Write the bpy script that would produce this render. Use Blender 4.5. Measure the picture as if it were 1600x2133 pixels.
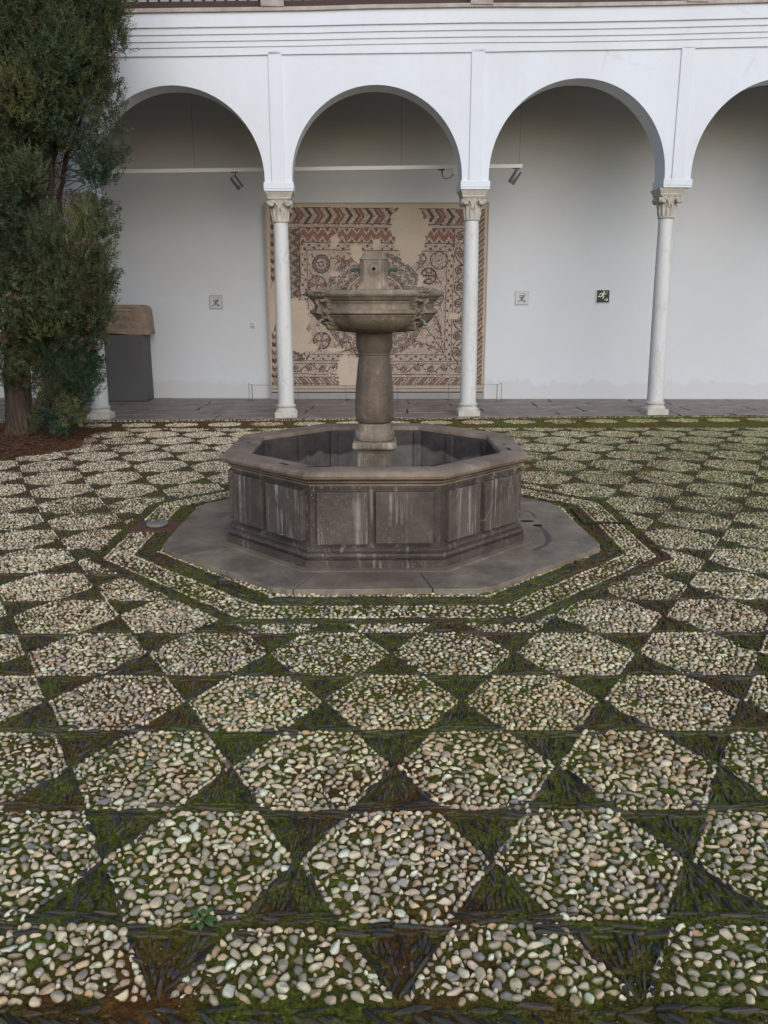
import bpy, bmesh, math, random
import numpy as np
from mathutils import Vector, Matrix
random.seed(7); rng = np.random.default_rng(11)
PI = math.pi
S = bpy.context.scene
for o in list(bpy.data.objects): bpy.data.objects.remove(o)

# ------------------------------------------------------------------ camera
cam = bpy.data.cameras.new('camera'); cam_o = bpy.data.objects.new('camera', cam)
S.collection.objects.link(cam_o); S.camera = cam_o
EYE = 1.55; PITCH = math.radians(14.254); FPX = 1716.4
cam.sensor_fit = 'HORIZONTAL'; cam.sensor_width = 36; cam.lens = FPX / 1600 * 36
cam.clip_start = .05; cam.clip_end = 400
cam_o.location = (0, 0, EYE); cam_o.rotation_euler = (PI / 2 - PITCH, math.radians(0.075), 0)
S.render.resolution_x = 768; S.render.resolution_y = 1024

# ------------------------------------------------------------------ light
SUN_EL = math.radians(30); SUN_AZ = math.radians(165)      # azimuth measured from +Y clockwise
w = bpy.data.worlds.new('World'); S.world = w; w.use_nodes = True
wn = w.node_tree.nodes; wl = w.node_tree.links
sky = wn.new('ShaderNodeTexSky'); sky.sky_type = 'NISHITA'; sky.sun_disc = False
sky.sun_elevation = SUN_EL; sky.sun_rotation = SUN_AZ
sky.air_density = 1.0; sky.dust_density = 1.0; sky.ozone_density = 1.0
bg = wn['Background']; bg.inputs['Strength'].default_value = 0.13
wl.new(sky.outputs[0], bg.inputs['Color'])
sl = bpy.data.lights.new('sun', 'SUN'); sl.energy = 1.15; sl.angle = math.radians(55); sl.color = (1, .975, .95)
so = bpy.data.objects.new('sun', sl); S.collection.objects.link(so)
sd = Vector((math.sin(SUN_AZ) * math.cos(SUN_EL), math.cos(SUN_AZ) * math.cos(SUN_EL), math.sin(SUN_EL)))
so.rotation_euler = sd.to_track_quat('Z', 'Y').to_euler()
S.view_settings.view_transform = 'Standard'; S.view_settings.look = 'None'
S.view_settings.exposure = 0.38; S.view_settings.gamma = 1.0
S.cycles.max_bounces = 8; S.cycles.diffuse_bounces = 5

# ------------------------------------------------------------------ helpers
C = S.collection.objects
def at(px, py, Y=None, z=None):
    """world point on the plane y=Y (or z=z) seen at pixel px,py of the 1600 wide survey photograph"""
    cp, sp = math.cos(PITCH), math.sin(PITCH)
    a = (px - 800) / FPX; b = (1066.5 - py) / FPX
    d = Vector((a, cp + b * sp, -sp + b * cp))
    t = Y / d.y if Y is not None else (z - EYE) / d.z
    return Vector((0, 0, EYE)) + d * t

def lin(r, g, b):
    f = lambda c: ((c / 255 + .055) / 1.055) ** 2.4 if c > 10 else c / 255 / 12.92
    return (f(r), f(g), f(b), 1)

class MB:
    def __init__(s): s.v = []; s.f = []; s.n = 0
    def add(s, v, f):
        s.v.append(np.asarray(v, float)); s.f += [tuple(int(i) + s.n for i in q) for q in f]; s.n += len(v); return s
    def box(s, x0, x1, y0, y1, z0, z1, M=None):
        v = np.array([(x, y, z) for z in (z0, z1) for y in (y0, y1) for x in (x0, x1)], float)
        if M is not None: v = np.array([tuple(M @ Vector(p)) for p in v])
        return s.add(v, [(0, 2, 3, 1), (4, 5, 7, 6), (0, 1, 5, 4), (2, 6, 7, 3), (0, 4, 6, 2), (1, 3, 7, 5)])
    def lathe(s, prof, c, n=48, th=0., flat=False, cap=True):
        v = []; f = []
        for r, z in prof:
            for i in range(n):
                a = th + 2 * PI * i / n; v.append((c[0] + r * math.cos(a), c[1] + r * math.sin(a), z))
        m = len(prof)
        for j in range(m - 1):
            for i in range(n):
                k = (i + 1) % n; f.append((j * n + i, j * n + k, (j + 1) * n + k, (j + 1) * n + i))
        if cap:
            f.append(tuple(reversed(range(n)))); f.append(tuple((m - 1) * n + i for i in range(n)))
        return s.add(v, f)
    def sq(s, prof, c, rot=0.):
        """square section moulding: prof of (half width, z)"""
        return s.lathe([(r * math.sqrt(2), z) for r, z in prof], c, 4, PI / 4 + rot)
    def tube(s, pts, rad, n=8):
        pts = [Vector(p) for p in pts]; v = []; f = []
        rads = rad if isinstance(rad, (list, tuple)) else [rad] * len(pts)
        up = None
        for i, p in enumerate(pts):
            d = (pts[min(i + 1, len(pts) - 1)] - pts[max(i - 1, 0)]).normalized()
            if up is None: up = d.orthogonal().normalized()
            up = (up - d * up.dot(d)).normalized(); b = d.cross(up)
            for k in range(n):
                a = 2 * PI * k / n; v.append(tuple(p + (up * math.cos(a) + b * math.sin(a)) * rads[i]))
        for i in range(len(pts) - 1):
            for k in range(n):
                q = (k + 1) % n; f.append((i * n + k, i * n + q, (i + 1) * n + q, (i + 1) * n + k))
        f.append(tuple(reversed(range(n)))); f.append(tuple((len(pts) - 1) * n + k for k in range(n)))
        return s.add(v, f)
    def prism(s, poly, z0, z1, M=None):
        """poly in xz plane extruded along y (z0,z1 are y values) through M"""
        n = len(poly); v = [(x, z0, y) for x, y in poly] + [(x, z1, y) for x, y in poly]
        if M is not None: v = [tuple(M @ Vector(p)) for p in v]
        f = [tuple(range(n)), tuple(reversed(range(n, 2 * n)))] + [(i, i + n, (i + 1) % n + n, (i + 1) % n) for i in range(n)]
        return s.add(v, f)
    def slab(s, poly, z0, z1):
        n = len(poly); v = [(x, y, z0) for x, y in poly] + [(x, y, z1) for x, y in poly]
        f = [tuple(reversed(range(n))), tuple(range(n, 2 * n))] + [(i, (i + 1) % n, (i + 1) % n + n, i + n) for i in range(n)]
        return s.add(v, f)

def obj(name, mb, mat, parent=None, smooth=False, bevel=0, seg=2, fix=True, angle=35):
    me = bpy.data.meshes.new(name)
    V = np.concatenate(mb.v)
    off = Vector(parent_loc(parent)) if parent else Vector((0, 0, 0))
    V = V - np.array(off)
    me.from_pydata(V.tolist(), [], mb.f); me.update()
    if fix:
        bm = bmesh.new(); bm.from_mesh(me)
        bmesh.ops.remove_doubles(bm, verts=bm.verts, dist=1e-5)
        bmesh.ops.recalc_face_normals(bm, faces=bm.faces); bm.to_mesh(me); bm.free()
    me.materials.append(mat)
    o = bpy.data.objects.new(name, me); C.link(o)
    if parent: o.parent = parent
    if bevel:
        b = o.modifiers.new('bevel', 'BEVEL'); b.width = bevel; b.segments = seg; b.limit_method = 'ANGLE'; b.angle_limit = math.radians(30)
    if smooth:
        for p in me.polygons: p.use_smooth = True
        try: me.set_sharp_from_angle(angle=math.radians(angle))
        except Exception: pass
    return o
def parent_loc(p):
    l = Vector(p.location)
    while p.parent: p = p.parent; l = l + Vector(p.location)
    return l
def thing(name, label, cat, loc, group=None):
    o = bpy.data.objects.new(name, None); C.link(o); o.location = loc; o.empty_display_size = .2
    o['label'] = label; o['category'] = cat
    if group: o['group'] = group
    return o
def tag(o, label, cat, group=None, kind=None):
    if label: o['label'] = label
    if cat: o['category'] = cat
    if group: o['group'] = group
    if kind: o['kind'] = kind
    return o
def raw(name, V, F, mat, col=None, smooth=True):
    """fast triangle/quad mesh from arrays"""
    me = bpy.data.meshes.new(name); k = F.shape[1]
    me.vertices.add(len(V)); me.vertices.foreach_set('co', V.astype(np.float32).ravel())
    me.loops.add(F.size); me.loops.foreach_set('vertex_index', F.astype(np.int32).ravel())
    me.polygons.add(len(F)); me.polygons.foreach_set('loop_start', np.arange(0, F.size, k, dtype=np.int32))
    me.polygons.foreach_set('loop_total', np.full(len(F), k, dtype=np.int32))
    me.update(calc_edges=True)
    if smooth: me.polygons.foreach_set('use_smooth', np.ones(len(F), dtype=bool))
    if col is not None:
        a = me.color_attributes.new('Col', 'FLOAT_COLOR', 'POINT')
        a.data.foreach_set('color', np.concatenate([col, np.ones((len(col), 1))], 1).astype(np.float32).ravel())
    me.materials.append(mat)
    o = bpy.data.objects.new(name, me); C.link(o); return o

def h2(ix, iy, seed):
    n = (ix.astype(np.int64) * 374761393 + iy.astype(np.int64) * 668265263 + seed * 974711) & 0x7fffffff
    n = ((n ^ (n >> 13)) * 1274126177) & 0x7fffffff
    n = n ^ (n >> 16)
    return (n & 0xffff) / 65535.
def vn(x, y, seed=0):
    ix = np.floor(x); iy = np.floor(y); fx = x - ix; fy = y - iy
    fx = fx * fx * (3 - 2 * fx); fy = fy * fy * (3 - 2 * fy)
    a = h2(ix, iy, seed); b = h2(ix + 1, iy, seed); c = h2(ix, iy + 1, seed); d = h2(ix + 1, iy + 1, seed)
    return (a * (1 - fx) + b * fx) * (1 - fy) + (c * (1 - fx) + d * fx) * fy
def fbm(x, y, seed=0, oct=4):
    s = 0; a = .5; t = 0
    for o in range(oct): s = s + a * vn(x * 2 ** o, y * 2 ** o, seed + o * 17); t += a; a *= .5
    return s / t

# ------------------------------------------------------------------ materials
class NT:
    def __init__(s, name):
        s.m = bpy.data.materials.new(name); s.m.use_nodes = True; s.t = s.m.node_tree
        s.b = s.t.nodes['Principled BSDF']; s.tc = s.t.nodes.new('ShaderNodeTexCoord')
        s.geo = s.t.nodes.new('ShaderNodeNewGeometry')
        s.b.inputs['Specular IOR Level'].default_value = .35
    def L(s, a, b): s.t.links.new(a, b)
    def pos(s, scale=(1, 1, 1), rot=(0, 0, 0)):
        m = s.t.nodes.new('ShaderNodeMapping'); m.inputs['Scale'].default_value = scale; m.inputs['Rotation'].default_value = rot
        s.L(s.geo.outputs['Position'], m.inputs['Vector']); return m.outputs[0]
    def noise(s, sc, det=4, rough=.55, vec=None, dist=0):
        n = s.t.nodes.new('ShaderNodeTexNoise'); n.inputs['Scale'].default_value = sc; n.inputs['Detail'].default_value = det
        n.inputs['Roughness'].default_value = rough; n.inputs['Distortion'].default_value = dist
        s.L(vec if vec is not None else s.geo.outputs['Position'], n.inputs['Vector']); return n.outputs['Fac']
    def vor(s, sc, feat='F1', vec=None, out='Distance'):
        n = s.t.nodes.new('ShaderNodeTexVoronoi'); n.feature = feat; n.inputs['Scale'].default_value = sc
        s.L(vec if vec is not None else s.geo.outputs['Position'], n.inputs['Vector']); return n.outputs[out]
    def ramp(s, fac, *stops):
        r = s.t.nodes.new('ShaderNodeValToRGB'); e = r.color_ramp.elements
        while len(e) < len(stops): e.new(.5)
        for i, (p, c) in enumerate(stops):
            e[i].position = p; e[i].color = c if isinstance(c, (tuple, list)) else (c, c, c, 1)
        s.L(fac, r.inputs[0]); return r.outputs[0]
    def mix(s, fac, a, b, typ='MIX'):
        m = s.t.nodes.new('ShaderNodeMix'); m.data_type = 'RGBA'; m.blend_type = typ
        for v, i in ((fac, 0), (a, 6), (b, 7)):
            if isinstance(v, (int, float)): m.inputs[i].default_value = v
            elif isinstance(v, (tuple, list)): m.inputs[i].default_value = v
            else: s.L(v, m.inputs[i])
        return m.outputs[2]
    def math(s, op, a, b=0.):
        m = s.t.nodes.new('ShaderNodeMath'); m.operation = op
        for v, i in ((a, 0), (b, 1)):
            if isinstance(v, (int, float)): m.inputs[i].default_value = v
            else: s.L(v, m.inputs[i])
        return m.outputs[0]
    def sep(s, v=None):
        n = s.t.nodes.new('ShaderNodeSeparateXYZ'); s.L(v if v is not None else s.geo.outputs['Position'], n.inputs[0]); return n.outputs
    def attr(s, name='Col'):
        n = s.t.nodes.new('ShaderNodeAttribute'); n.attribute_name = name; return n.outputs['Color']
    def bump(s, hgt, dist=.005, st=1.):
        n = s.t.nodes.new('ShaderNodeBump'); n.inputs['Distance'].default_value = dist; n.inputs['Strength'].default_value = st
        s.L(hgt, n.inputs['Height']); s.L(n.outputs[0], s.b.inputs['Normal'])
    def out(s, col, rough=.7, spec=None):
        if isinstance(col, (tuple, list)): s.b.inputs['Base Color'].default_value = col
        else: s.L(col, s.b.inputs['Base Color'])
        if isinstance(rough, (int, float)): s.b.inputs['Roughness'].default_value = rough
        else: s.L(rough, s.b.inputs['Roughness'])
        if spec is not None: s.b.inputs['Specular IOR Level'].default_value = spec
        return s.m
def grey(a, b): return ((a, (0, 0, 0, 1)), (b, (1, 1, 1, 1)))

def m_plaster(name, base, stain, amt):
    n = NT(name)
    a = n.ramp(n.noise(.55, 5, .6, n.pos((1, 1, .6))), *grey(.42, .75))
    c = n.mix(n.math('MULTIPLY', a, amt), base, stain)
    d = n.ramp(n.noise(9, 6, .7), *grey(.3, .8)); c = n.mix(n.math('MULTIPLY', d, .10), c, tuple(x * .8 for x in stain[:3]) + (1,))
    v = n.vor(.55, 'DISTANCE_TO_EDGE', n.pos((1, 1, .7), (.3, .2, .4))); vv = n.ramp(n.math('ADD', v, n.math('MULTIPLY', n.noise(5, 4), .05)), (.026, 1.), (.029, 0.))
    c = n.mix(n.math('MULTIPLY', n.math('MULTIPLY', vv, n.ramp(n.noise(.8, 3), *grey(.52, .6))), .16), c, (.38, .37, .36, 1))
    # rain runs
    r = n.ramp(n.noise(3, 4, .6, n.pos((4, 4, .25))), *grey(.58, .8)); c = n.mix(n.math('MULTIPLY', r, amt * .35), c, stain)
    n.bump(n.math('ADD', n.noise(3, 5, .5), n.math('MULTIPLY', n.noise(60, 3), .12)), .012, .6)
    return n.out(c, .85, .2)
M = {}
M['arcade'] = m_plaster('white_limewash', (.725, .765, .84, 1), (.58, .595, .63, 1), .5)
def m_wall():
    n = NT('gallery_plaster')
    a = n.ramp(n.noise(.5, 4, .55, n.pos((1, 1, .8))), *grey(.45, .7))
    c = n.mix(n.math('MULTIPLY', a, .55), (.565, .585, .625, 1), (.525, .525, .525, 1))
    v = n.vor(1.1, 'F1', n.pos((1, 1, 1.3)), 'Color'); p = n.ramp(v, *grey(.75, .77))
    c = n.mix(n.math('MULTIPLY', p, .25), c, (.59, .605, .64, 1))
    zz = n.sep()[2]; dm = n.math('ADD', zz, n.math('MULTIPLY', n.noise(3.5, 5, .65), -.5)); dm = n.ramp(dm, (-.22, 1.), (.06, 0.))
    c = n.mix(n.math('MULTIPLY', dm, .28), c, (.42, .40, .36, 1))
    sc = n.ramp(n.noise(9, 5, .7, n.pos((1, 1, 2.5))), *grey(.66, .74)); c = n.mix(n.math('MULTIPLY', sc, .25), c, (.45, .44, .42, 1))
    n.bump(n.noise(2.5, 5, .5), .02, .5)
    return n.out(c, .85, .2)
M['wall'] = m_wall()
def m_marble(name, base, warm, veinc):
    n = NT(name)
    v = n.ramp(n.noise(1.5, 5, .55, n.pos((3, 3, 1), (0, .5, .3)), .8), (.47, 0), (.5, 1), (.53, 0))
    c = n.mix(n.math('MULTIPLY', v, .30), base, veinc)
    v2 = n.ramp(n.noise(5, 5, .6, n.pos((2, 2, .35), (.1, .25, 0))), *grey(.5, .75)); c = n.mix(n.math('MULTIPLY', v2, .4), c, warm)
    g = n.ramp(n.noise(28, 4), *grey(.5, .8)); c = n.mix(n.math('MULTIPLY', g, .2), c, veinc)
    n.bump(n.noise(30, 4), .002, .5)
    return n.out(c, .5, .3)
M['marble'] = m_marble('white_marble', (.62, .62, .62, 1), (.52, .50, .47, 1), (.33, .335, .35, 1))
def m_cap():
    n = NT('carved_limestone')
    z = n.ramp(n.noise(14, 5, .6), *grey(.35, .7)); c = n.mix(z, (.56, .53, .48, 1), (.42, .39, .34, 1))
    d = n.ramp(n.noise(30, 5, .7, n.pos((1, 1, .5))), *grey(.6, .78)); c = n.mix(n.math('MULTIPLY', d, .6), c, (.20, .175, .15, 1))
    n.bump(n.noise(60, 5), .003, .6)
    return n.out(c, .8, .2)
M['cap'] = m_cap()
def m_stone(name, base, dark, light, streak=.6, speck=.5, rough=.55, lichen=True):
    n = NT(name); oi = n.t.nodes.new('ShaderNodeObjectInfo')
    a = n.ramp(n.noise(3.5, 8, .68), *grey(.38, .64)); c = n.mix(a, base, dark)
    c = n.mix(n.math('MULTIPLY', oi.outputs['Random'], .45), c, n.mix(1., c, (.66, .62, .60, 1), 'MULTIPLY'))
    b = n.ramp(n.noise(9, 6, .7), *grey(.35, .75)); c = n.mix(n.math('MULTIPLY', b, .45), c, tuple(x * .55 for x in dark[:3]) + (1,))
    if streak:
        s1 = n.ramp(n.noise(1, 3, .5, n.pos((26, 26, .9))), *grey(.56, .74)); br = n.ramp(n.noise(3, 3, .6, n.pos((2, 2, 1.2))), *grey(.38, .6))
        c = n.mix(n.math('MULTIPLY', n.math('MULTIPLY', s1, br), streak), c, light)
        s2 = n.ramp(n.noise(1, 2, .5, n.pos((70, 70, 1.4))), *grey(.60, .72)); br3 = n.ramp(n.noise(4, 3, .6, n.pos((1.5, 1.5, 2.5), (0, 0, 1))), *grey(.45, .62)); c = n.mix(n.math('MULTIPLY', n.math('MULTIPLY', s2, br3), streak * .6), c, light)
        s3 = n.ramp(n.noise(1, 3, .5, n.pos((14, 14, .6), (0, 0, .6))), *grey(.62, .82)); c = n.mix(n.math('MULTIPLY', s3, .4), c, tuple(x * .4 for x in dark[:3]) + (1,))
    if name.startswith('damp'):
        wt = n.ramp(n.noise(1.05, 4, .6), *grey(.48, .60)); c = n.mix(n.math('MULTIPLY', wt, .6), c, (.155, .115, .083, 1))
    # pale veins
    v = n.vor(3.2, 'DISTANCE_TO_EDGE', n.pos((1, 1.3, .8), (.4, .7, .2))); nz = n.noise(6, 4)
    vv = n.ramp(n.math('ADD', v, n.math('MULTIPLY', nz, .035)), (.017, 1.), (.024, 0.)); br2 = n.ramp(n.noise(2.1, 3), *grey(.5, .62))
    c = n.mix(n.math('MULTIPLY', n.math('MULTIPLY', vv, br2), .5), c, light)
    if speck:
        sp = n.ramp(n.vor(46), (.10, 1.), (.17, 0.)); spm = n.ramp(n.noise(3.3, 3), *grey(.5, .66))
        c = n.mix(n.math('MULTIPLY', n.math('MULTIPLY', sp, spm), speck), c, (.42, .38, .28, 1))
    n.bump(n.math('ADD', n.noise(28, 7, .7), n.math('MULTIPLY', n.noise(4, 3), .6)), .010, .8)
    rr = n.ramp(n.noise(3, 4), (.3, rough - .12), (.7, rough + .15))
    return n.out(c, rr, .22)
M['basin'] = m_stone('dark_streaked_stone', (.128, .102, .087, 1), (.058, .046, .041, 1), (.38, .335, .29, 1), .8, .95, .5)
M['panel'] = m_stone('raised_panel_stone', (.150, .122, .103, 1), (.080, .065, .057, 1), (.44, .395, .34, 1), 1., 1., .5)
M['rim'] = m_stone('worn_rim_stone', (.36, .278, .212, 1), (.18, .136, .105, 1), (.48, .41, .34, 1), 0, .5, .5)
M['bowl'] = m_stone('weathered_grey_brown_stone', (.32, .262, .20, 1), (.14, .112, .084, 1), (.56, .48, .37, 1), .55, .8, .65)
M['shaft'] = m_stone('polished_brown_limestone', (.215, .165, .125, 1), (.115, .088, .068, 1), (.50, .43, .35, 1), .2, .6, .45)
M['slab'] = m_stone('damp_paving_stone', (.33, .270, .205, 1), (.16, .128, .098, 1), (.52, .46, .37, 1), 0, .3, .42)
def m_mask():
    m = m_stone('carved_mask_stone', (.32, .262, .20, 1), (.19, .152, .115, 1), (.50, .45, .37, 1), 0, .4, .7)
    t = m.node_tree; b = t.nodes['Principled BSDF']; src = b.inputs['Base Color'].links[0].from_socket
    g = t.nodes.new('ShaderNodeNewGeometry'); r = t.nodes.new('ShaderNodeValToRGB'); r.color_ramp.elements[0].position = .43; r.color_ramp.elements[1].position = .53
    r.color_ramp.elements[0].color = (.16, .14, .12, 1); r.color_ramp.elements[1].color = (1.15, 1.12, 1.08, 1)  # carving's shade painted into the colour: hollows darkened, ridges lightened by pointiness
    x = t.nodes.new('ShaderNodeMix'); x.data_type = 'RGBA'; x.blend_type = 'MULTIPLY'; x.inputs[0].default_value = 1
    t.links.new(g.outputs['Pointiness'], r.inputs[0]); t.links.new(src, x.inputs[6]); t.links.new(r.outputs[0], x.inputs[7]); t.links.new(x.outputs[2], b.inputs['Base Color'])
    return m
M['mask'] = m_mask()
def m_inner():
    n = NT('basin_lining')
    z = n.sep()[2]; nz = n.noise(2.4, 3, .5, n.pos((1, 1, .3)))
    lim = n.math('ADD', z, n.math('MULTIPLY', nz, -.34))
    k = n.ramp(lim, (.265, 1.), (.280, 0.))
    dk = n.mix(n.ramp(n.noise(12, 5), *grey(.3, .7)), (.085, .066, .062, 1), (.045, .038, .037, 1))
    li = n.mix(n.ramp(n.noise(8, 6, .7), *grey(.35, .7)), (.19, .178, .155, 1), (.10, .094, .08, 1))
    c = n.mix(k, dk, li)
    s1 = n.ramp(n.noise(1, 3, .5, n.pos((18, 18, .8))), *grey(.62, .72)); c = n.mix(n.math('MULTIPLY', s1, .7), c, (.07, .055, .032, 1))
    n.bump(n.noise(18, 5), .01, .7)
    return n.out(c, .6, .35)
M['inner'] = m_inner()
def simple(name, col, rough=.6, metal=0., var=.25, sc=14, bump=.0015):
    n = NT(name); a = n.ramp(n.noise(sc, 5, .6), *grey(.3, .75))
    c = n.mix(n.math('MULTIPLY', a, var), col, tuple(x * .55 for x in col[:3]) + (1,))
    if bump: n.bump(n.noise(sc * 4, 4), bump, .5)
    n.b.inputs['Metallic'].default_value = metal
    return n.out(c, rough)
M['pave'] = m_stone('worn_flagstone', (.30, .255, .225, 1), (.18, .152, .135, 1), (.34, .32, .30, 1), 0, .3, .5)
M['joint'] = simple('dark_joint_soil', (.035, .028, .022, 1), .95)
M['bronze'] = simple('verdigris_bronze', (.060, .105, .090, 1), .65, .2, .6, 60)
M['palebronze'] = simple('pale_verdigris_bronze', (.19, .22, .185, 1), .7, .1, .6, 60)
M['brown'] = simple('dark_brown_wood', (.045, .022, .018, 1), .6)
M['ceil'] = simple('pale_ceiling_wood', (.46, .42, .36, 1), .8)
M['plinthgrey'] = simple('charcoal_painted_board', (.080, .076, .077, 1), .55, 0, .12, 3, 0)
M['frame'] = simple('beige_frame', (.36, .30, .245, 1), .7, 0, .2)
M['steel'] = simple('grey_steel', (.16, .155, .15, 1), .45, .7, .2)
M['lampgrey'] = simple('grey_lamp_metal', (.16, .16, .16, 1), .4, .4, .15)
M['black'] = simple('black_plastic', (.012, .012, .012, 1), .5)
M['blackhole'] = simple('black_void', (.004, .004, .004, 1), 1)
M['trackwhite'] = simple('white_track_metal', (.62, .61, .58, 1), .5, 0, .1)
M['signwhite'] = simple('sign_grey_white', (.50, .50, .53, 1), .4, 0, .08)
M['signframe'] = simple('sign_aluminium', (.34, .34, .36, 1), .35, .3, .1)
M['signred'] = simple('sign_dark_red', (.10, .012, .035, 1), .5, 0, .1)
M['signdark'] = simple('sign_ink', (.07, .05, .07, 1), .5, 0, .1)
M['signmid'] = simple('sign_mid_grey', (.22, .22, .24, 1), .5, 0, .1)
M['signgreen'] = simple('sign_dark_green', (.003, .018, .015, 1), .35, 0, .1)
M['signcream'] = simple('sign_pale_cream', (.62, .64, .50, 1), .5, 0, .05)
M['labelwhite'] = simple('label_white', (.60, .60, .60, 1), .5, 0, .05)
M['ledge'] = m_stone('flaking_ledge', (.56, .52, .50, 1), (.40, .34, .32, 1), (.62, .60, .58, 1), 0, 0, .85)
def m_altar():
    n = NT('sandstone'); a = n.ramp(n.noise(7, 6, .7), *grey(.3, .7))
    c = n.mix(a, (.34, .265, .20, 1), (.21, .16, .12, 1))
    p = n.ramp(n.vor(55), (.1, 1.), (.3, 0.)); c = n.mix(n.math('MULTIPLY', p, .35), c, (.12, .09, .07, 1))
    n.bump(n.math('ADD', n.noise(25, 6, .7), n.math('MULTIPLY', n.vor(40), .5)), .012, .9)
    return n.out(c, .9, .1)
M['altar'] = m_altar()
def m_bark():
    n = NT('cypress_bark'); a = n.ramp(n.noise(1, 5, .6, n.pos((40, 40, 2.5))), *grey(.35, .65))
    c = n.mix(a, (.03, .022, .018, 1), (.105, .075, .058, 1)); n.bump(n.noise(1, 5, .6, n.pos((40, 40, 2.5))), .02, 1)
    return n.out(c, .95, .1)
M['bark'] = m_bark()
def m_leaf():
    n = NT('cypress_foliage'); c = n.attr()
    a = n.ramp(n.noise(30, 3), *grey(.3, .7)); c = n.mix(n.math('MULTIPLY', a, .35), c, (.02, .03, .012, 1))
    n.out(c, .75, .2)
    return n.m
M['leaf'] = m_leaf()
def m_mosaic():
    n = NT('mosaic_tesserae'); c = n.attr()
    a = n.vor(120, 'F1', None, 'Color'); c = n.mix(.25, c, a, 'SOFT_LIGHT')
    b = n.ramp(n.noise(2.2, 4), *grey(.3, .7)); c = n.mix(n.math('MULTIPLY', b, .18), c, (.20, .15, .11, 1))
    n.bump(n.vor(110), .003, .5)
    return n.out(c, .75, .2)
M['mosaic'] = m_mosaic()
M['green'] = simple('weed_leaf', (.085, .15, .04, 1), .6, 0, .6, 60)

def moss_color(n):
    """colour of the living crust between the stones: green moss, olive, rusty and bare soil patches"""
    big = n.noise(.95, 5, .62, n.pos((1, .8, 1))); mid = n.noise(5.5, 5, .65); fine = n.noise(95, 6, .8)
    xy = n.sep()
    rust = n.ramp(n.math('ADD', n.math('MULTIPLY', big, .55), n.math('MULTIPLY', mid, .45)), *grey(.48, .58))
    left = n.ramp(n.math('SUBTRACT', n.math('MULTIPLY', xy[1], .05), n.math('MULTIPLY', xy[0], .2)), *grey(.55, 1.25))   # drier under the tree
    rust = n.math('MAXIMUM', rust, left)
    green = n.mix(n.ramp(fine, *grey(.38, .62)), (.030, .038, .009, 1), (.200, .215, .032, 1))
    brown = n.mix(n.ramp(fine, *grey(.38, .62)), (.026, .016, .007, 1), (.215, .115, .038, 1))
    c = n.mix(rust, green, brown)
    soil = n.ramp(n.math('ADD', n.math('MULTIPLY', n.noise(2.3, 4), .6), n.math('MULTIPLY', n.noise(17, 4), .4)), *grey(.52, .64))
    c = n.mix(n.math('MULTIPLY', soil, .35), c, (.034, .024, .015, 1))
    o = n.ramp(n.noise(1.7, 3, .5, n.pos((1.3, 1, 1), (0, 0, .5))), *grey(.57, .67)); c = n.mix(n.math('MULTIPLY', o, .65), c, n.mix(fine, (.05, .018, .008, 1), (.26, .085, .028, 1)))
    sp = n.ramp(n.vor(150), (.10, 1.), (.2, 0.)); spm = n.ramp(n.noise(12, 3), *grey(.48, .6))
    c = n.mix(n.math('MULTIPLY', n.math('MULTIPLY', sp, spm), .6), c, (.34, .30, .13, 1))
    return c
def m_moss():
    n = NT('mossy_soil'); c = moss_color(n)
    n.bump(n.math('ADD', n.noise(110, 5, .75), n.math('MULTIPLY', n.noise(35, 4), .7)), .012, 1.)
    return n.out(c, .95, .1)
M['moss'] = m_moss()
def m_pebble(name, rough, mossy):
    n = NT(name); c = n.attr(); mc = moss_color(n)
    a = n.ramp(n.noise(60, 5, .7), *grey(.35, .7)); c = n.mix(n.math('MULTIPLY', a, .45), c, n.mix(1., c, (.55, .5, .45, 1), 'MULTIPLY'))
    v = n.ramp(n.noise(30, 3, .5, None, 1.2), (.47, 0.), (.5, 1.), (.53, 0.)); c = n.mix(n.math('MULTIPLY', v, .22), c, (.14, .12, .1, 1))
    # crust creeping up the sides of the stone
    z = n.sep()[2]; k = n.math('ADD', z, n.math('MULTIPLY', n.noise(45, 4, .7), .012))
    k = n.ramp(k, (mossy - .004, 1.), (mossy + .003, 0.)); c = n.mix(n.math('MULTIPLY', k, .9), c, mc)
    n.bump(n.noise(110, 6, .75), .004, .8)
    return n.out(c, rough, .3)
M['pebble'] = m_pebble('river_pebble', .62, .0025)
M['slate'] = m_pebble('dark_slate', .6, .0060)
M['litter'] = simple('rusty_needle_litter', (.15, .06, .032, 1), .95, 0, .7, 30, .01)

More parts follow.
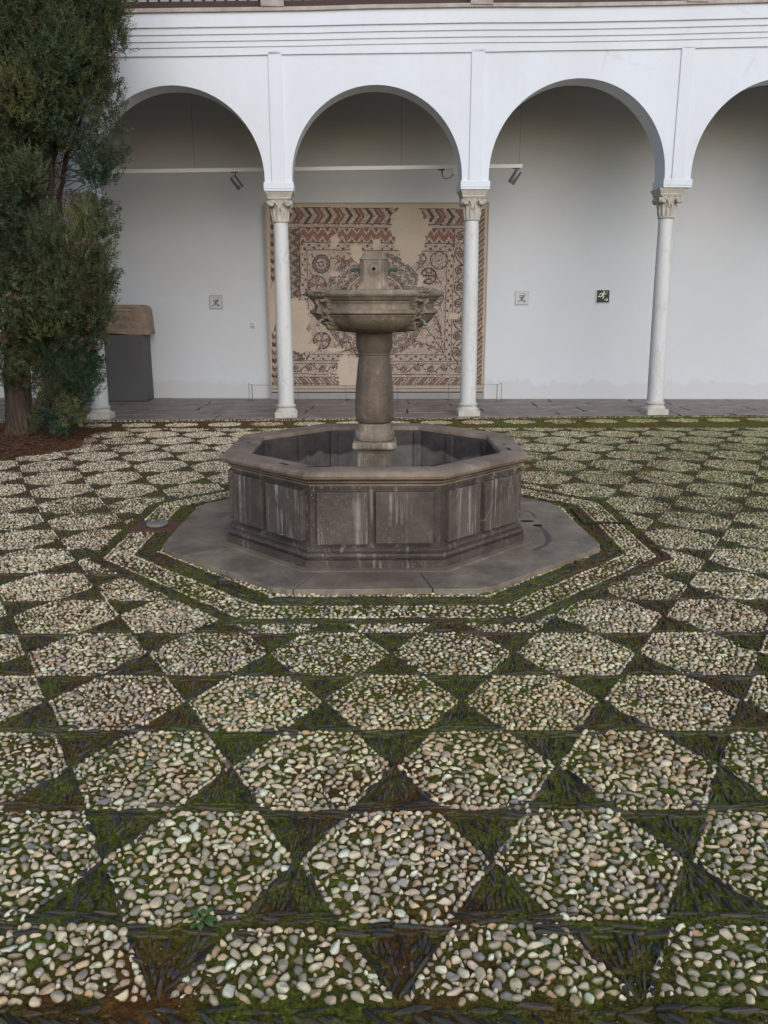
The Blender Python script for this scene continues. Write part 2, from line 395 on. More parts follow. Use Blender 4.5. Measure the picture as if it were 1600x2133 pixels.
# ------------------------------------------------------------------ the setting: ground
FC = np.array([-.061, 5.59]); OC = np.array([-.03, 5.66])
def octr(x, y, c=OC):
    """circumradius of the fountain-aligned octagon through x,y"""
    a = np.arctan2(y - c[1], x - c[0]) - .40; r = np.hypot(x - c[0], y - c[1])
    a = (a % (PI / 4)) - PI / 8
    return r * np.cos(a) / math.cos(PI / 8)
ARY = lambda x: 11.38 + .053 * x             # front line of the arcade
def in_slab(x, y): return octr(x, y) < 1.49
def ground_h(x, y):
    return (fbm(x * 9, y * 9, 3, 3) - .5) * .014 + (fbm(x * 45, y * 45, 9, 3) - .5) * .015 - .003
def build_ground():
    ys = [-60, -30, -12, -5, -2, 0, .8, 1.1]; y = 1.25
    while y < 11.7: ys.append(y); y += .0036 * y
    ys += [12.2, 13, 15, 25, 60, 150]
    ys = np.array(ys); nu = 620; u = np.linspace(-1, 1, nu)
    hw = np.interp(ys, [-60, 1.25, 11.7, 150], [2.2, 1.5, 7.6, 12])
    out = np.array([40., 160.])
    X = np.concatenate([np.tile(-out[::-1], (len(ys), 1)), hw[:, None] * u[None], np.tile(out, (len(ys), 1))], 1)
    Y = np.tile(ys[:, None], (1, X.shape[1]))
    Z = ground_h(X, Y); dense = (Y > 1.2) & (Y < 11.7)
    Z = np.where(dense & (np.abs(X) < 20), Z, -.02)
    Z = np.where(octr(X, Y) < 1.46, -.03, Z); Z = np.where(Y > ARY(X) + .05, -.04, Z)
    nr, nc = X.shape; V = np.stack([X, Y, Z], -1).reshape(-1, 3)
    i = np.arange(nr - 1)[:, None] * nc + np.arange(nc - 1)[None]; i = i.ravel()
    F = np.stack([i, i + 1, i + nc + 1, i + nc], 1)
    o = raw('ground', V, F, M['moss']); o['kind'] = 'structure'
build_ground()

# stone template shapes
def ico(sub):
    bm = bmesh.new(); bmesh.ops.create_icosphere(bm, subdivisions=sub, radius=1)
    v = np.array([tuple(p.co) for p in bm.verts]); f = np.array([[q.index for q in t.verts] for t in bm.faces]); bm.free()
    keep = (v[:, 2][f] > -.55).all(1) if sub > 1 else (v[:, 2][f] > -.9).all(1)
    f = f[keep]; used = np.unique(f); m = -np.ones(len(v), int); m[used] = np.arange(len(used))
    return v[used], m[f]
def variants(sub, n, kind):
    v, f = ico(sub); out = []
    for k in range(n):
        p = v.copy()
        if kind == 'pebble':
            for _ in range(6):                     # a few flattened facets, then soft lumps
                d = rng.normal(size=3); d[2] = abs(d[2]) * .8; d /= np.linalg.norm(d); lim = rng.uniform(.50, .88)
                t = p @ d; p = p - np.where(t > lim, (t - lim) * .8, 0)[:, None] * d
            for _ in range(3):
                d = rng.normal(size=3); d /= np.linalg.norm(d); p = p * (1 + .10 * np.sin((v @ d) * rng.uniform(1.5, 4) + rng.uniform(0, 6)))[:, None]
        else:
            x = p[:, 0].copy(); tp = np.clip(1 - np.abs(x) ** rng.uniform(2, 4) * rng.uniform(.25, .6), .22, 1)
            p[:, 1] *= tp; p[:, 1] += .35 * np.sin(x * rng.uniform(1, 2.4) + rng.uniform(0, 6)) * .5
            p[:, 2] = np.clip(p[:, 2], -1, rng.uniform(.35, .6)); p[:, 2] += x * rng.uniform(-.15, .15) + .06 * np.sin(x * 6 + k)
        out.append(p)
    return np.array(out), f
LOD = {k: [variants(3, 26, k), variants(2, 20, k), variants(1, 12, k)] for k in ('pebble', 'slate')}
# pack stones into a region: returns x,y,r
def pack(inside, x0, x1, y0, y1, rmin, rmax, tries, gap=1.0, init=None):
    rs = np.sort(rng.uniform(0, 1, tries) ** 1.6)[::-1] * (rmax - rmin) + rmin
    xs = rng.uniform(x0, x1, tries); ys = rng.uniform(y0, y1, tries)
    ok = inside(xs, ys, rs); xs, ys, rs = xs[ok], ys[ok], rs[ok]
    P = np.empty((len(xs) + 2000, 3)); n = 0
    if init is not None: n = len(init); P[:n] = init
    for x, y, r in zip(xs, ys, rs):
        if n:
            q = P[:n]; d = (q[:, 0] - x) ** 2 + (q[:, 1] - y) ** 2
            if (d < ((q[:, 2] + r) * gap) ** 2).any(): continue
        P[n] = (x, y, r); n += 1
    return P[:n].copy()
WX = .5585; X0 = -.25; RH = WX / 2; HH = RH * math.sqrt(3) / 2
def in_hex(x, y, r, m=0.):
    q = np.maximum(np.abs(y), np.abs(x) * math.sqrt(3) / 2 + np.abs(y) / 2)
    rr = np.hypot(x, y) * .885            # hexagons with rounded shoulders
    return np.maximum(q, rr) < HH - r * .62 - m
def hex_tile(rmin, rmax, tries=7000):
    ring = []; ra = []
    for e in range(6):                       # a neat row of stones along each side
        a = PI / 2 + e * PI / 3; t = -RH * .43
        while t < RH * .43:
            r = rng.uniform((rmin + rmax) / 2, rmax) * .92; d = HH - r * .72 - .003 + rng.normal() * .0015
            t += r * .9
            ring.append((d * math.cos(a) - t * math.sin(a), d * math.sin(a) + t * math.cos(a), r * .9)); ra.append(a + PI / 2 + rng.normal() * .2); t += r * .9
    ring = np.array(ring)
    P = pack(lambda x, y, r: in_hex(x, y, r, .002), -RH, RH, -HH, HH, rmin, rmax, tries, .90, ring)
    A_ = np.full(len(P), 9.); A_[:len(ra)] = ra
    return np.concatenate([P, A_[:, None]], 1)
hexN = [hex_tile(.0058, rm, 12000) for rm in (.0165, .0175, .0185, .0170, .0180)]
hexM = [hex_tile(.0056, rm, 10000) for rm in (.0155, .0165, .015, .016, .0145)]
hexF = [hex_tile(.0062, rm) for rm in (.0150, .0155, .0145, .0150)]
hexT = hexN + hexM + hexF
# triangle of slates, apex at (0,0) pointing down, base at y=HH, half width RH/2
def tri_template():
    out = []
    n = int(rng.integers(6, 8)) 
    for row in range(3):                 # base rows run along the base
        yy = HH - .009 - row * .0135; hw = (yy / HH) * RH * .5 + .03
        x = -hw + rng.uniform(0, .03)
        while x < hw:
            L = rng.uniform(.028, .052); out.append((x + L * .7, yy + rng.normal() * .003, L, rng.uniform(.0055, .0085), rng.normal() * .10)); x += L * 1.75
    for sg in (-1, 1):                   # one line set along each slanting side
        ea = math.atan2(HH, RH * .5 * sg); t = .02
        while t < .86:
            L = rng.uniform(.026, .044); yy = (t + L / RH * .9) * HH; hw = yy / HH * RH * .5 - .002
            if yy < HH - .05: out.append((sg * hw, yy, L, rng.uniform(.005, .0075), ea + rng.normal() * .07))
            t += L * 1.8 / RH
    for _ in range(700):                 # the rest fans towards the apex
        yy = rng.uniform(.02, HH - .058); hw = (yy / HH) * RH * .5 + .012; x = rng.uniform(-hw, hw)
        a = math.atan2(yy + .12, x * 1.6) + rng.normal() * .22; L = rng.uniform(.014, .034)
        ok = True
        for (qx, qy, qL, qw, qa) in out:
            dx, dy = x - qx, yy - qy; ca, sa = math.cos(qa), math.sin(qa)
            if abs(dx * ca + dy * sa) < (qL + L) * .72 and abs(-dx * sa + dy * ca) < .0098: ok = False; break
        if ok: out.append((x, yy, L, rng.uniform(.005, .0085), a))
    return np.array(out)
triT = [tri_template() for _ in range(14)]
rowsL = [1.31, 1.794, 2.284, 2.783, 3.249, 3.72, 4.178, 4.64, 5.121, 5.60, 6.07, 6.59, 7.108, 7.663, 8.22, 8.726, 9.222, 9.702, 10.17, 10.66]
PX, PY, PR, PA = [], [], [], []; SL = []
BORD = 1.545
for ri in range(len(rowsL) - 1):
    n = ri - 1; y0, y1 = rowsL[ri], rowsL[ri + 1]; yc = (y0 + y1) / 2; sy = (y1 - y0) / (2 * HH)
    half = .56 * yc + 1.3
    for m in range(-14, 15):
        xc = X0 + WX * (m + n / 2 + .5) + yc * .002
        if abs(xc) > half: continue
        TT = hexN if n < 2 else hexM if n < 6 else hexF
        t = TT[rng.integers(len(TT))]; a = rng.integers(6) * PI / 3; fl = rng.choice([-1, 1])
        x = (t[:, 0] * math.cos(a) - t[:, 1] * math.sin(a)) * fl; y = t[:, 0] * math.sin(a) + t[:, 1] * math.cos(a)
        jx, jy = rng.normal(0, .006, 2)
        X = xc + jx + x; Y = yc + jy + y * sy
        k = np.ones(len(X), bool)
        if n == -1: k &= Y > BORD + .012
        if ri == len(rowsL) - 2: k &= Y < yc + .02
        k &= octr(X, Y) > 1.97
        k &= rng.uniform(size=len(X)) > .02
        k &= (np.hypot(X + 4.75, (Y - 9.5) * .75) > 1.05 + fbm(X * 2, Y * 2, 5) * .5)
        PX.append(X[k]); PY.append(Y[k]); PR.append(t[k, 2]); aa = np.where(t[:, 3] > 8.9, 99., (t[:, 3] + a) * fl); PA.append(aa[k])
        for sgn in (1, -1):              # the two triangles at its right-hand touching point
            T = triT[rng.integers(len(triT))].copy(); f2 = rng.choice([-1, 1])
            T[:, 0] *= f2; T[:, 4] = np.where(f2 < 0, PI - T[:, 4], T[:, 4])
            if sgn < 0: T[:, 1] *= -1; T[:, 4] *= -1
            T[:, 0] += xc + WX / 2; T[:, 1] = T[:, 1] * sy + yc
            q = octr(T[:, 0], T[:, 1]) > 1.99
            if n == -1: q &= T[:, 1] > BORD
            if ri == len(rowsL) - 2: q &= T[:, 1] < yc + .05
            q &= np.hypot(T[:, 0] + 4.75, (T[:, 1] - 9.5) * .75) > 1.3
            SL.append(T[q])
# octagonal bands round the fountain
lidc = at(327, 1097, z=0)
def band(x, y, r):
    o = octr(x, y); b = ((o > 1.695 + r * .8) & (o < 1.885 - r * .8)) | ((o > 1.50) & (o < 1.55))
    b &= ~((np.abs(x - lidc.x) < .175) & (np.abs(y - lidc.y) < .15))
    return b
ring = []; ra = []
for R0 in (1.705, 1.872, 1.53):
    for k in range(8):
        a0 = .40 + k * PI / 4; p0 = np.array([math.cos(a0), math.sin(a0)]) * R0; p1 = np.array([math.cos(a0 + PI / 4), math.sin(a0 + PI / 4)]) * R0; L = np.linalg.norm(p1 - p0); t = .012
        while t < L - .01:
            r = rng.uniform(.010, .0145); q = OC + p0 + (p1 - p0) * t / L + rng.normal(0, .0015, 2)
            if band(q[:1], q[1:], 0.)[0]: ring.append((q[0], q[1], r)); ra.append(math.atan2(*(p1 - p0)[::-1]) + rng.normal() * .25)
            t += r * 1.9
q = pack(band, -2.1, 2.1, 3.6, 7.7, .0080, .0165, 90000, .90, np.array(ring)); PX.append(q[:, 0]); PY.append(q[:, 1]); PR.append(q[:, 2]); aa = np.full(len(q), 99.); aa[:len(ra)] = ra; PA.append(aa)
bs = []
for k in range(8):
    a0 = .40 + k * PI / 4; p0 = np.array([math.cos(a0), math.sin(a0)]); p1 = np.array([math.cos(a0 + PI / 4), math.sin(a0 + PI / 4)])
    ang = math.atan2(p1[1] - p0[1], p1[0] - p0[0])
    for R0, R1 in ((1.565, 1.685), (1.90, 1.975)):
        r = R0
        while r < R1:
            t = 0
            while t < 1:
                L = rng.uniform(.026, .046); p = OC + (p0 * (1 - t) + p1 * t) * (r + rng.normal() * .003)
                if not (abs(p[0] - lidc.x) < .18 and abs(p[1] - lidc.y) < .15): bs.append((p[0], p[1], L, rng.uniform(.0055, .0085), ang + rng.normal() * .22))
                t += L * 1.8 / (r * .765)
            r += .0165
SL.append(np.array(bs))
# slate border in front, outside the lowest half-hexagons (leaning herringbone)
bs = []
for row, (yy, a) in enumerate(((1.525, 0.05), (1.49, -.5), (1.44, .5), (1.39, -.5), (1.34, .5))):
    x = -2.2
    while x < 2.2:
        L = rng.uniform(.03, .048); bs.append((x, yy + rng.normal() * .004, L, rng.uniform(.006, .009), a + rng.normal() * .12)); x += .026 if row else L * 1.8
SL.append(np.array(bs))
# band of separate ovals and the pebble strip at the foot of the gallery
for m in range(-14, 14):
    xc = .155 + m * WX - .02; yc = ARY(xc) - .47
    t = hexT[rng.integers(len(hexT))]; k = np.hypot(t[:, 0] / .215, t[:, 1] / .20) < 1
    PX.append(xc + t[k, 0]); PY.append(yc + t[k, 1] * .85); PR.append(t[k, 2]); PA.append(np.full(k.sum(), 99.))
    for _ in range(60):
        x = xc + WX / 2 + rng.uniform(-.2, .2); y = yc + rng.uniform(-.24, .24)
        if min(np.hypot((x - xc) / .21, (y - yc) / .18), np.hypot((x - xc - WX) / .21, (y - yc) / .18)) > 1.05:
            SL.append(np.array([(x, y, rng.uniform(.025, .045), .007, rng.uniform(0, PI))]))
q = pack(lambda x, y, r: (y - ARY(x) > -.135) & (y - ARY(x) < -.035), -7.5, 7.5, 10.8, 11.8, .012, .019, 26000, .95)
PX.append(q[:, 0]); PY.append(q[:, 1]); PR.append(q[:, 2]); PA.append(np.full(len(q), 99.))
PX, PY, PR, PA = map(np.concatenate, (PX, PY, PR, PA)); SL = np.concatenate(SL)

PAL = np.array([(.60, .52, .39), (.53, .47, .37), (.68, .61, .49), (.44, .395, .325), (.33, .315, .29), (.50, .39, .27), (.38, .27, .18), (.19, .19, .19), (.60, .51, .42), (.27, .235, .20)])
PW = np.array([.20, .17, .16, .12, .08, .10, .05, .04, .05, .03])
def instance(name, kind, X, Y, A, B, H, ang, Z, col, mat, mask_lod):
    Vs, Fs, Cs = [], [], []; base = 0
    for lod in range(3):
        idx = np.where(mask_lod == lod)[0]
        if not len(idx): continue
        var, f = LOD[kind][lod]; K = var.shape[1]
        T = var[rng.integers(len(var), size=len(idx))] * np.stack([A[idx], B[idx], H[idx]], 1)[:, None, :]
        ca, sa = np.cos(ang[idx])[:, None], np.sin(ang[idx])[:, None]
        x = T[..., 0] * ca - T[..., 1] * sa + X[idx, None]; y = T[..., 0] * sa + T[..., 1] * ca + Y[idx, None]
        tx, ty = rng.normal(0, .10, (2, len(idx), 1))
        z = T[..., 2] + Z[idx, None] + tx * (x - X[idx, None]) + ty * (y - Y[idx, None])
        Vs.append(np.stack([x, y, z], -1).reshape(-1, 3)); Fs.append((f[None] + (np.arange(len(idx)) * K)[:, None, None]).reshape(-1, 3) + base)
        Cs.append(np.repeat(col[idx], K, 0)); base += len(idx) * K
    return raw(name, np.concatenate(Vs), np.concatenate(Fs), mat, np.concatenate(Cs))
N = len(PX); lod = np.where(PY < 2.6, 0, np.where(PY < 5.2, 1, 2))
big = 1.0
A = PR * rng.uniform(1.02, 1.42, N) * big; B = PR * rng.uniform(.74, 1.05, N) * big; H = rng.uniform(.009, .015, N)
ang = np.where(rng.uniform(size=N) < .6, rng.normal(0, .7, N), rng.uniform(0, PI, N)); ang = np.where(PA < 50, PA, ang)
Z = rng.uniform(.0055, .0105, N) - H + ground_h(PX, PY) * .4
moss_cover = fbm(PX * 1.3, PY * 1.3, 31, 3); Z = Z - np.clip((moss_cover - .58) * .03, 0, .0025)
col = PAL[rng.choice(len(PAL), size=N, p=PW / PW.sum())] * rng.uniform(.62, 1.15, (N, 1)) * (1 + rng.normal(0, .02, (N, 3)))
alg = (np.clip((PX - .2) / 3.5, 0, 1) * np.clip((PY - 3.3) / 3, 0, 1))[:, None]; col *= 1 - alg * np.array([.42, .34, .50]); tone = fbm(PX * .9, PY * .9, 77, 3); col *= (.78 + .40 * tone)[:, None]
warm = np.clip(fbm(PX * .7 + 9, PY * .7, 55, 2) - .5, 0, 1)[:, None]; col *= 1 + warm * np.array([.15, -.05, -.35])
o = instance('pebbles', 'pebble', PX, PY, A, B, H, ang, Z, np.minimum(col * np.array([1.38, 1.32, 1.20]), .82), M['pebble'], lod); o['kind'] = 'stuff'
N = len(SL); lod = np.where(SL[:, 1] < 2.6, 0, np.where(SL[:, 1] < 5.2, 1, 2))
col = np.array([.040, .038, .034]) * rng.uniform(.35, 1.9, (N, 1)) * (1 + rng.normal(0, .05, (N, 3)))
br = rng.uniform(size=N) < .34; col[br] = np.array([.085, .065, .05]) * rng.uniform(.6, 1.3, (br.sum(), 1))
o = instance('slate_stones', 'slate', SL[:, 0], SL[:, 1], SL[:, 2], SL[:, 3] * .82, rng.uniform(.011, .016, N), SL[:, 4],
             rng.uniform(-.0095, .0022, N) + ground_h(SL[:, 0], SL[:, 1]) * .6, col, M['slate'], lod); o['kind'] = 'stuff'
# small grit and crumbs lying on the crust
Ng = 1500; gy = 1.35 + rng.uniform(0, 1, Ng) ** 1.7 * 4.2; gx = rng.uniform(-1, 1, Ng) * (.52 * gy + .5); k = octr(gx, gy) > 1.5; gx, gy = gx[k], gy[k]; Ng = len(gx)
gr = rng.uniform(.0010, .0026, Ng); gc = np.array([.34, .29, .20]) * rng.uniform(.4, 1.5, (Ng, 1))
o = instance('grit', 'pebble', gx, gy, gr * 1.4, gr, gr * .8, rng.uniform(0, PI, Ng), ground_h(gx, gy) + .003, gc, simple('pale_grit', (.22, .19, .12, 1), .8), np.full(Ng, 2)); o['kind'] = 'stuff'

# short moss blades near the viewer
Nm = 150000; my = 1.33 + rng.uniform(0, 1, Nm) ** 1.5 * 2.9; mx_ = rng.uniform(-1, 1, Nm) * (.53 * my + .45); k = (octr(mx_, my) > 1.5) & (fbm(mx_ * 14, my * 14, 61, 3) > .42); mx_, my = mx_[k], my[k]; Nm = len(mx_)
ma = rng.uniform(0, 2 * PI, Nm); mh = rng.uniform(.002, .0062, Nm) * (.8 + .25 * my); mw = rng.uniform(.0006, .0014, Nm) * (.7 + .3 * my); mz = ground_h(mx_, my) - .0005
lx_, ly_ = rng.normal(0, .5, (2, Nm)) * mh
Vm = np.stack([np.stack([mx_ - np.cos(ma) * mw, my - np.sin(ma) * mw, mz], 1), np.stack([mx_ + np.cos(ma) * mw, my + np.sin(ma) * mw, mz], 1), np.stack([mx_ + lx_, my + ly_, mz + mh], 1)], 1).reshape(-1, 3)
o = raw('moss_blades', Vm, np.arange(3 * Nm).reshape(-1, 3), M['moss'], None, smooth=False); o['kind'] = 'stuff'

# gallery pavement: irregular flagstones over a dark joint bed
mb = MB(); bed = MB()
bed.slab([(-14, ARY(-14) - .03), (14, ARY(14) - .03), (14, 14.2), (-14, 14.2)], -.03, .002)
edges = [-.02, .47, .95, 1.55, 2.05, 2.9]
for r in range(5):
    x = -13 + rng.uniform(0, 1)
    while x < 13:
        wd = rng.uniform(.7, 1.7); g = .007
        xa, xb = x + g, x + wd - g; ya, yb = edges[r] + g, edges[r + 1] - g
        s1, s2 = rng.normal(0, .03, 2); j = rng.normal(0, .006, 4)
        pts = [(xa + s1, ya + j[0] * (r > 0)), ((xa + xb) / 2, ya + rng.normal() * .004), (xb - .01, ya + j[1] * (r > 0)), (xb + rng.normal() * .012, (ya + yb) / 2), (xb - .01 + s2 * .3, yb + j[2]), ((xa + xb) / 2 + .1, yb + rng.normal() * .008), (xa + .005, yb + j[3]), (xa + rng.normal() * .008, (ya + yb) / 2)]
        mb.slab([(px, py + ARY(px)) for px, py in pts], -.01, .014 + rng.uniform(-.003, .003)); x += wd
o = obj('gallery_pavement', mb, M['pave'], bevel=.004, seg=1); o['kind'] = 'structure'
o = obj('pavement_bed', bed, M['joint']); o['kind'] = 'structure'

# ------------------------------------------------------------------ arcade
TH = math.atan(.053); ARO = Vector((0, 11.38, 0)); MA = Matrix.Translation(ARO) @ Matrix.Rotation(TH, 4, 'Z')
cs = [-8.95, -6.42, -3.90, -1.355, 1.19, 3.87, 6.55, 9.2]     # axes of the columns
cz = lambda s: 2.963 + .0135 * s                          # slight settlement of the old building
arcade = thing('arcade', 'white limewashed arcade of round arches on marble columns', 'arcade', (0, 11.38, 0))
T_W = .36
def arc_face(mb, t, sgn):
    pass
mb = MB(); TOPZ = 5.0
def A3(s, t, z): return tuple(MA @ Vector((s, t, z)))
wall_v = []; wall_f = []
for i in range(len(cs) - 1):
    a, b = cs[i], cs[i + 1]; m = (a + b) / 2; imp = .175
    R = (b - a) / 2 - imp; zi = cz(m) + .0; zc = zi + .16; crown = zc + (1.145 * R / 1.10) - .055
    rz = crown - zc
    n = 40; arc = [(m - R, zi)] + [(m - R * math.cos(PI * k / n), zc + rz * math.sin(PI * k / n)) for k in range(n + 1)] + [(m + R, zi)]
    top = [(a + .0, TOPZ)] + [(a + (b - a) * (k / n), TOPZ) for k in range(n + 1)] + [(b, TOPZ)]
    base = len(wall_v); K = len(arc)
    for t in (0, T_W):
        for (s, z) in arc: wall_v.append(A3(s, t, z))
        for (s, z) in top: wall_v.append(A3(s, t, z))
        wall_v.append(A3(a, t, zi)); wall_v.append(A3(b, t, zi))
    o2 = base + 2 * K + 2
    for t, bb in ((0, base), (1, o2)):
        for k in range(K - 1): wall_f.append((bb + k, bb + k + 1, bb + K + k + 1, bb + K + k))
        wall_f.append((bb + 2 * K, bb, bb + K)); wall_f.append((bb + K - 1, bb + 2 * K + 1, bb + 2 * K - 1))
    for k in range(K - 1): wall_f.append((base + k, o2 + k, o2 + k + 1, base + k + 1))
    wall_f.append((base + 2 * K, o2 + 2 * K, o2, base)); wall_f.append((base + K - 1, o2 + K - 1, o2 + 2 * K + 1, base + 2 * K + 1))
    for k in range(K - 1): wall_f.append((base + K + k, base + K + k + 1, o2 + K + k + 1, o2 + K + k))
mb.add(wall_v, wall_f)
obj('arch_wall', mb, M['arcade'], arcade, smooth=True, angle=25)
SX0, SX1 = cs[0], cs[-1]
def strip(s0, s1, t0, t1, za, zb, mb, wav=.0, n=60, seed=0):
    """horizontal band whose lower edge za(s) and upper edge zb(s) follow the settled masonry"""
    v = []; f = []
    ss = np.linspace(s0, s1, n)
    for i, s in enumerate(ss):
        wv = (vn(np.array([s * .9 + seed]), np.array([seed * 1.]), 5)[0] - .5) * wav
        sl = .0255 * s + max(0, s - 2) ** 2 * .0018
        for (t, z) in ((t0, za + sl + wv), (t1, za + sl + wv), (t1, zb + sl + wv), (t0, zb + sl + wv)): v.append(A3(s, t, z))
        if i: 
            q = (i - 1) * 4; p = i * 4
            for k in range(4): f.append((q + k, q + (k + 1) % 4, p + (k + 1) % 4, p + k))
    f.append((0, 1, 2, 3)); f.append(tuple((n - 1) * 4 + k for k in (3, 2, 1, 0)))
    mb.add(v, f)
for i, s in enumerate(cs):
    z = cz(s)
    p = MB(); p.box(s - .085, s + .085, -.022, .05, z + .1, 4.60 + .0235 * s, MA); obj('pilaster_strip', p, M['arcade'], arcade, bevel=.006)
    p = MB(); p.box(s - .193, s + .193, -.026, T_W + .02, z + .028, z + .105, MA); p.box(s - .190, s + .190, -.022, T_W + .018, z, z + .028, MA)
    obj('impost_block', p, M['arcade'], arcade, bevel=.004)
p = MB()
strip(SX0, SX1, -.022, .02, 4.563, 4.70, p, .012, seed=1); obj('frieze_band', p, M['arcade'], arcade, bevel=.004)
for k, (t, a, b) in enumerate(((-.035, 4.660, 4.74), (-.050, 4.722, 4.81), (-.066, 4.793, 4.89), (-.088, 4.868, 5.05))):
    p = MB(); strip(SX0, SX1, t, .1, a, b, p, .016, seed=3); obj('cornice_fascia', p, M['arcade'], arcade, bevel=.005)
p = MB(); strip(SX0, SX1, -.12, .10, 5.030, 5.076, p, .024, 160, seed=3); obj('ledge', p, M['ledge'], arcade, bevel=.006)
# upper storey, mostly above the picture
up = thing('balustrade', 'dark brown wooden balustrade above the white cornice', 'balustrade', (0, 11.45, 5.12))
p = MB(); strip(SX0, SX1, .0, .10, 5.074, 5.17, p); obj('bottom_rail', p, M['brown'], up)
p = MB(); strip(SX0, SX1, .02, .10, 6.0, 6.07, p); obj('top_rail', p, M['brown'], up)
s = -4.5; b0 = None
while s < 8.4:
    z = 5.15 + .0255 * s + max(0, s - 2) ** 2 * .0018; q = Vector(A3(s, .06, z)) - Vector(up.location)
    if b0 is None:
        p = MB(); p.tube([(q.x + up.location.x, q.y + up.location.y, z + h_) for h_ in (0, .25, .5, .86)], [.018, .026, .014, .02], 6); b0 = obj('baluster', p, M['brown'], up); q0 = q.copy()
    else:
        o = b0.copy(); C.link(o); o.parent = up; o.location = q - q0
    s += .135
for s in (-8.9, -6.2, -3.85, -1.36, 1.20, 3.9, 6.5, 9.1):
    p = MB(); zz = 5.1 + .0235 * s + max(0, s - 2) ** 2 * .0022
    p.box(s - .14, s + .14, -.135, .14, zz - .04, zz + .34, MA); obj('post_pedestal', p, M['ledge'], up, bevel=.01)
    p = MB(); p.box(s - .06, s + .06, -.02, .10, zz + .34, 7.6, MA); obj('post', p, M['brown'], up, bevel=.005)
p = MB(); v = [A3(SX0, -.9, 7.55), A3(SX1, -.9, 7.55), A3(SX1, 3.0, 8.6), A3(SX0, 3.0, 8.6), A3(SX0, -.9, 7.7), A3(SX1, -.9, 7.7), A3(SX1, 3.0, 8.75), A3(SX0, 3.0, 8.75)]
p.add(v, [(0, 3, 2, 1), (4, 5, 6, 7), (0, 1, 5, 4), (1, 2, 6, 5), (2, 3, 7, 6), (3, 0, 4, 7)]); obj('roof', p, simple('terracotta_roof', (.25, .12, .07, 1), .9), arcade)
# ceiling of the gallery with beams, back wall
WY = lambda x: 13.66 - .030 * x
p = MB(); p.box(SX0, SX1, T_W - .05, 2.9, 4.68, 4.80, MA)
obj('gallery_ceiling', p, M['ceil'], arcade)
wl_ = thing('gallery_wall', 'pale plastered back wall of the gallery behind the columns', 'wall', (0, WY(0), 0))
p = MB(); p.slab([(-14, WY(-14)), (14, WY(14)), (14, WY(14) + .5), (-14, WY(-14) + .5)], -.05, 8.6)
obj('plaster_face', p, M['wall'], wl_)
p = MB(); n = 280; xs = np.linspace(-13, 13, n); hh = .018 + .010 * vn(xs * 3, xs * 0, 8)
v = []; f = []
for i, x in enumerate(xs):
    y = WY(x); v += [(x, y - .008, .005), (x, y - .008, .005 + hh[i]), (x, y + .02, .005 + hh[i])]
    if i: q = (i - 1) * 3; f += [(q, q + 3, q + 4, q + 1), (q + 1, q + 4, q + 5, q + 2)]
p.add(v, f); obj('worn_foot', p, simple('worn_foot_mortar', (.50, .47, .42, 1), .9), wl_)

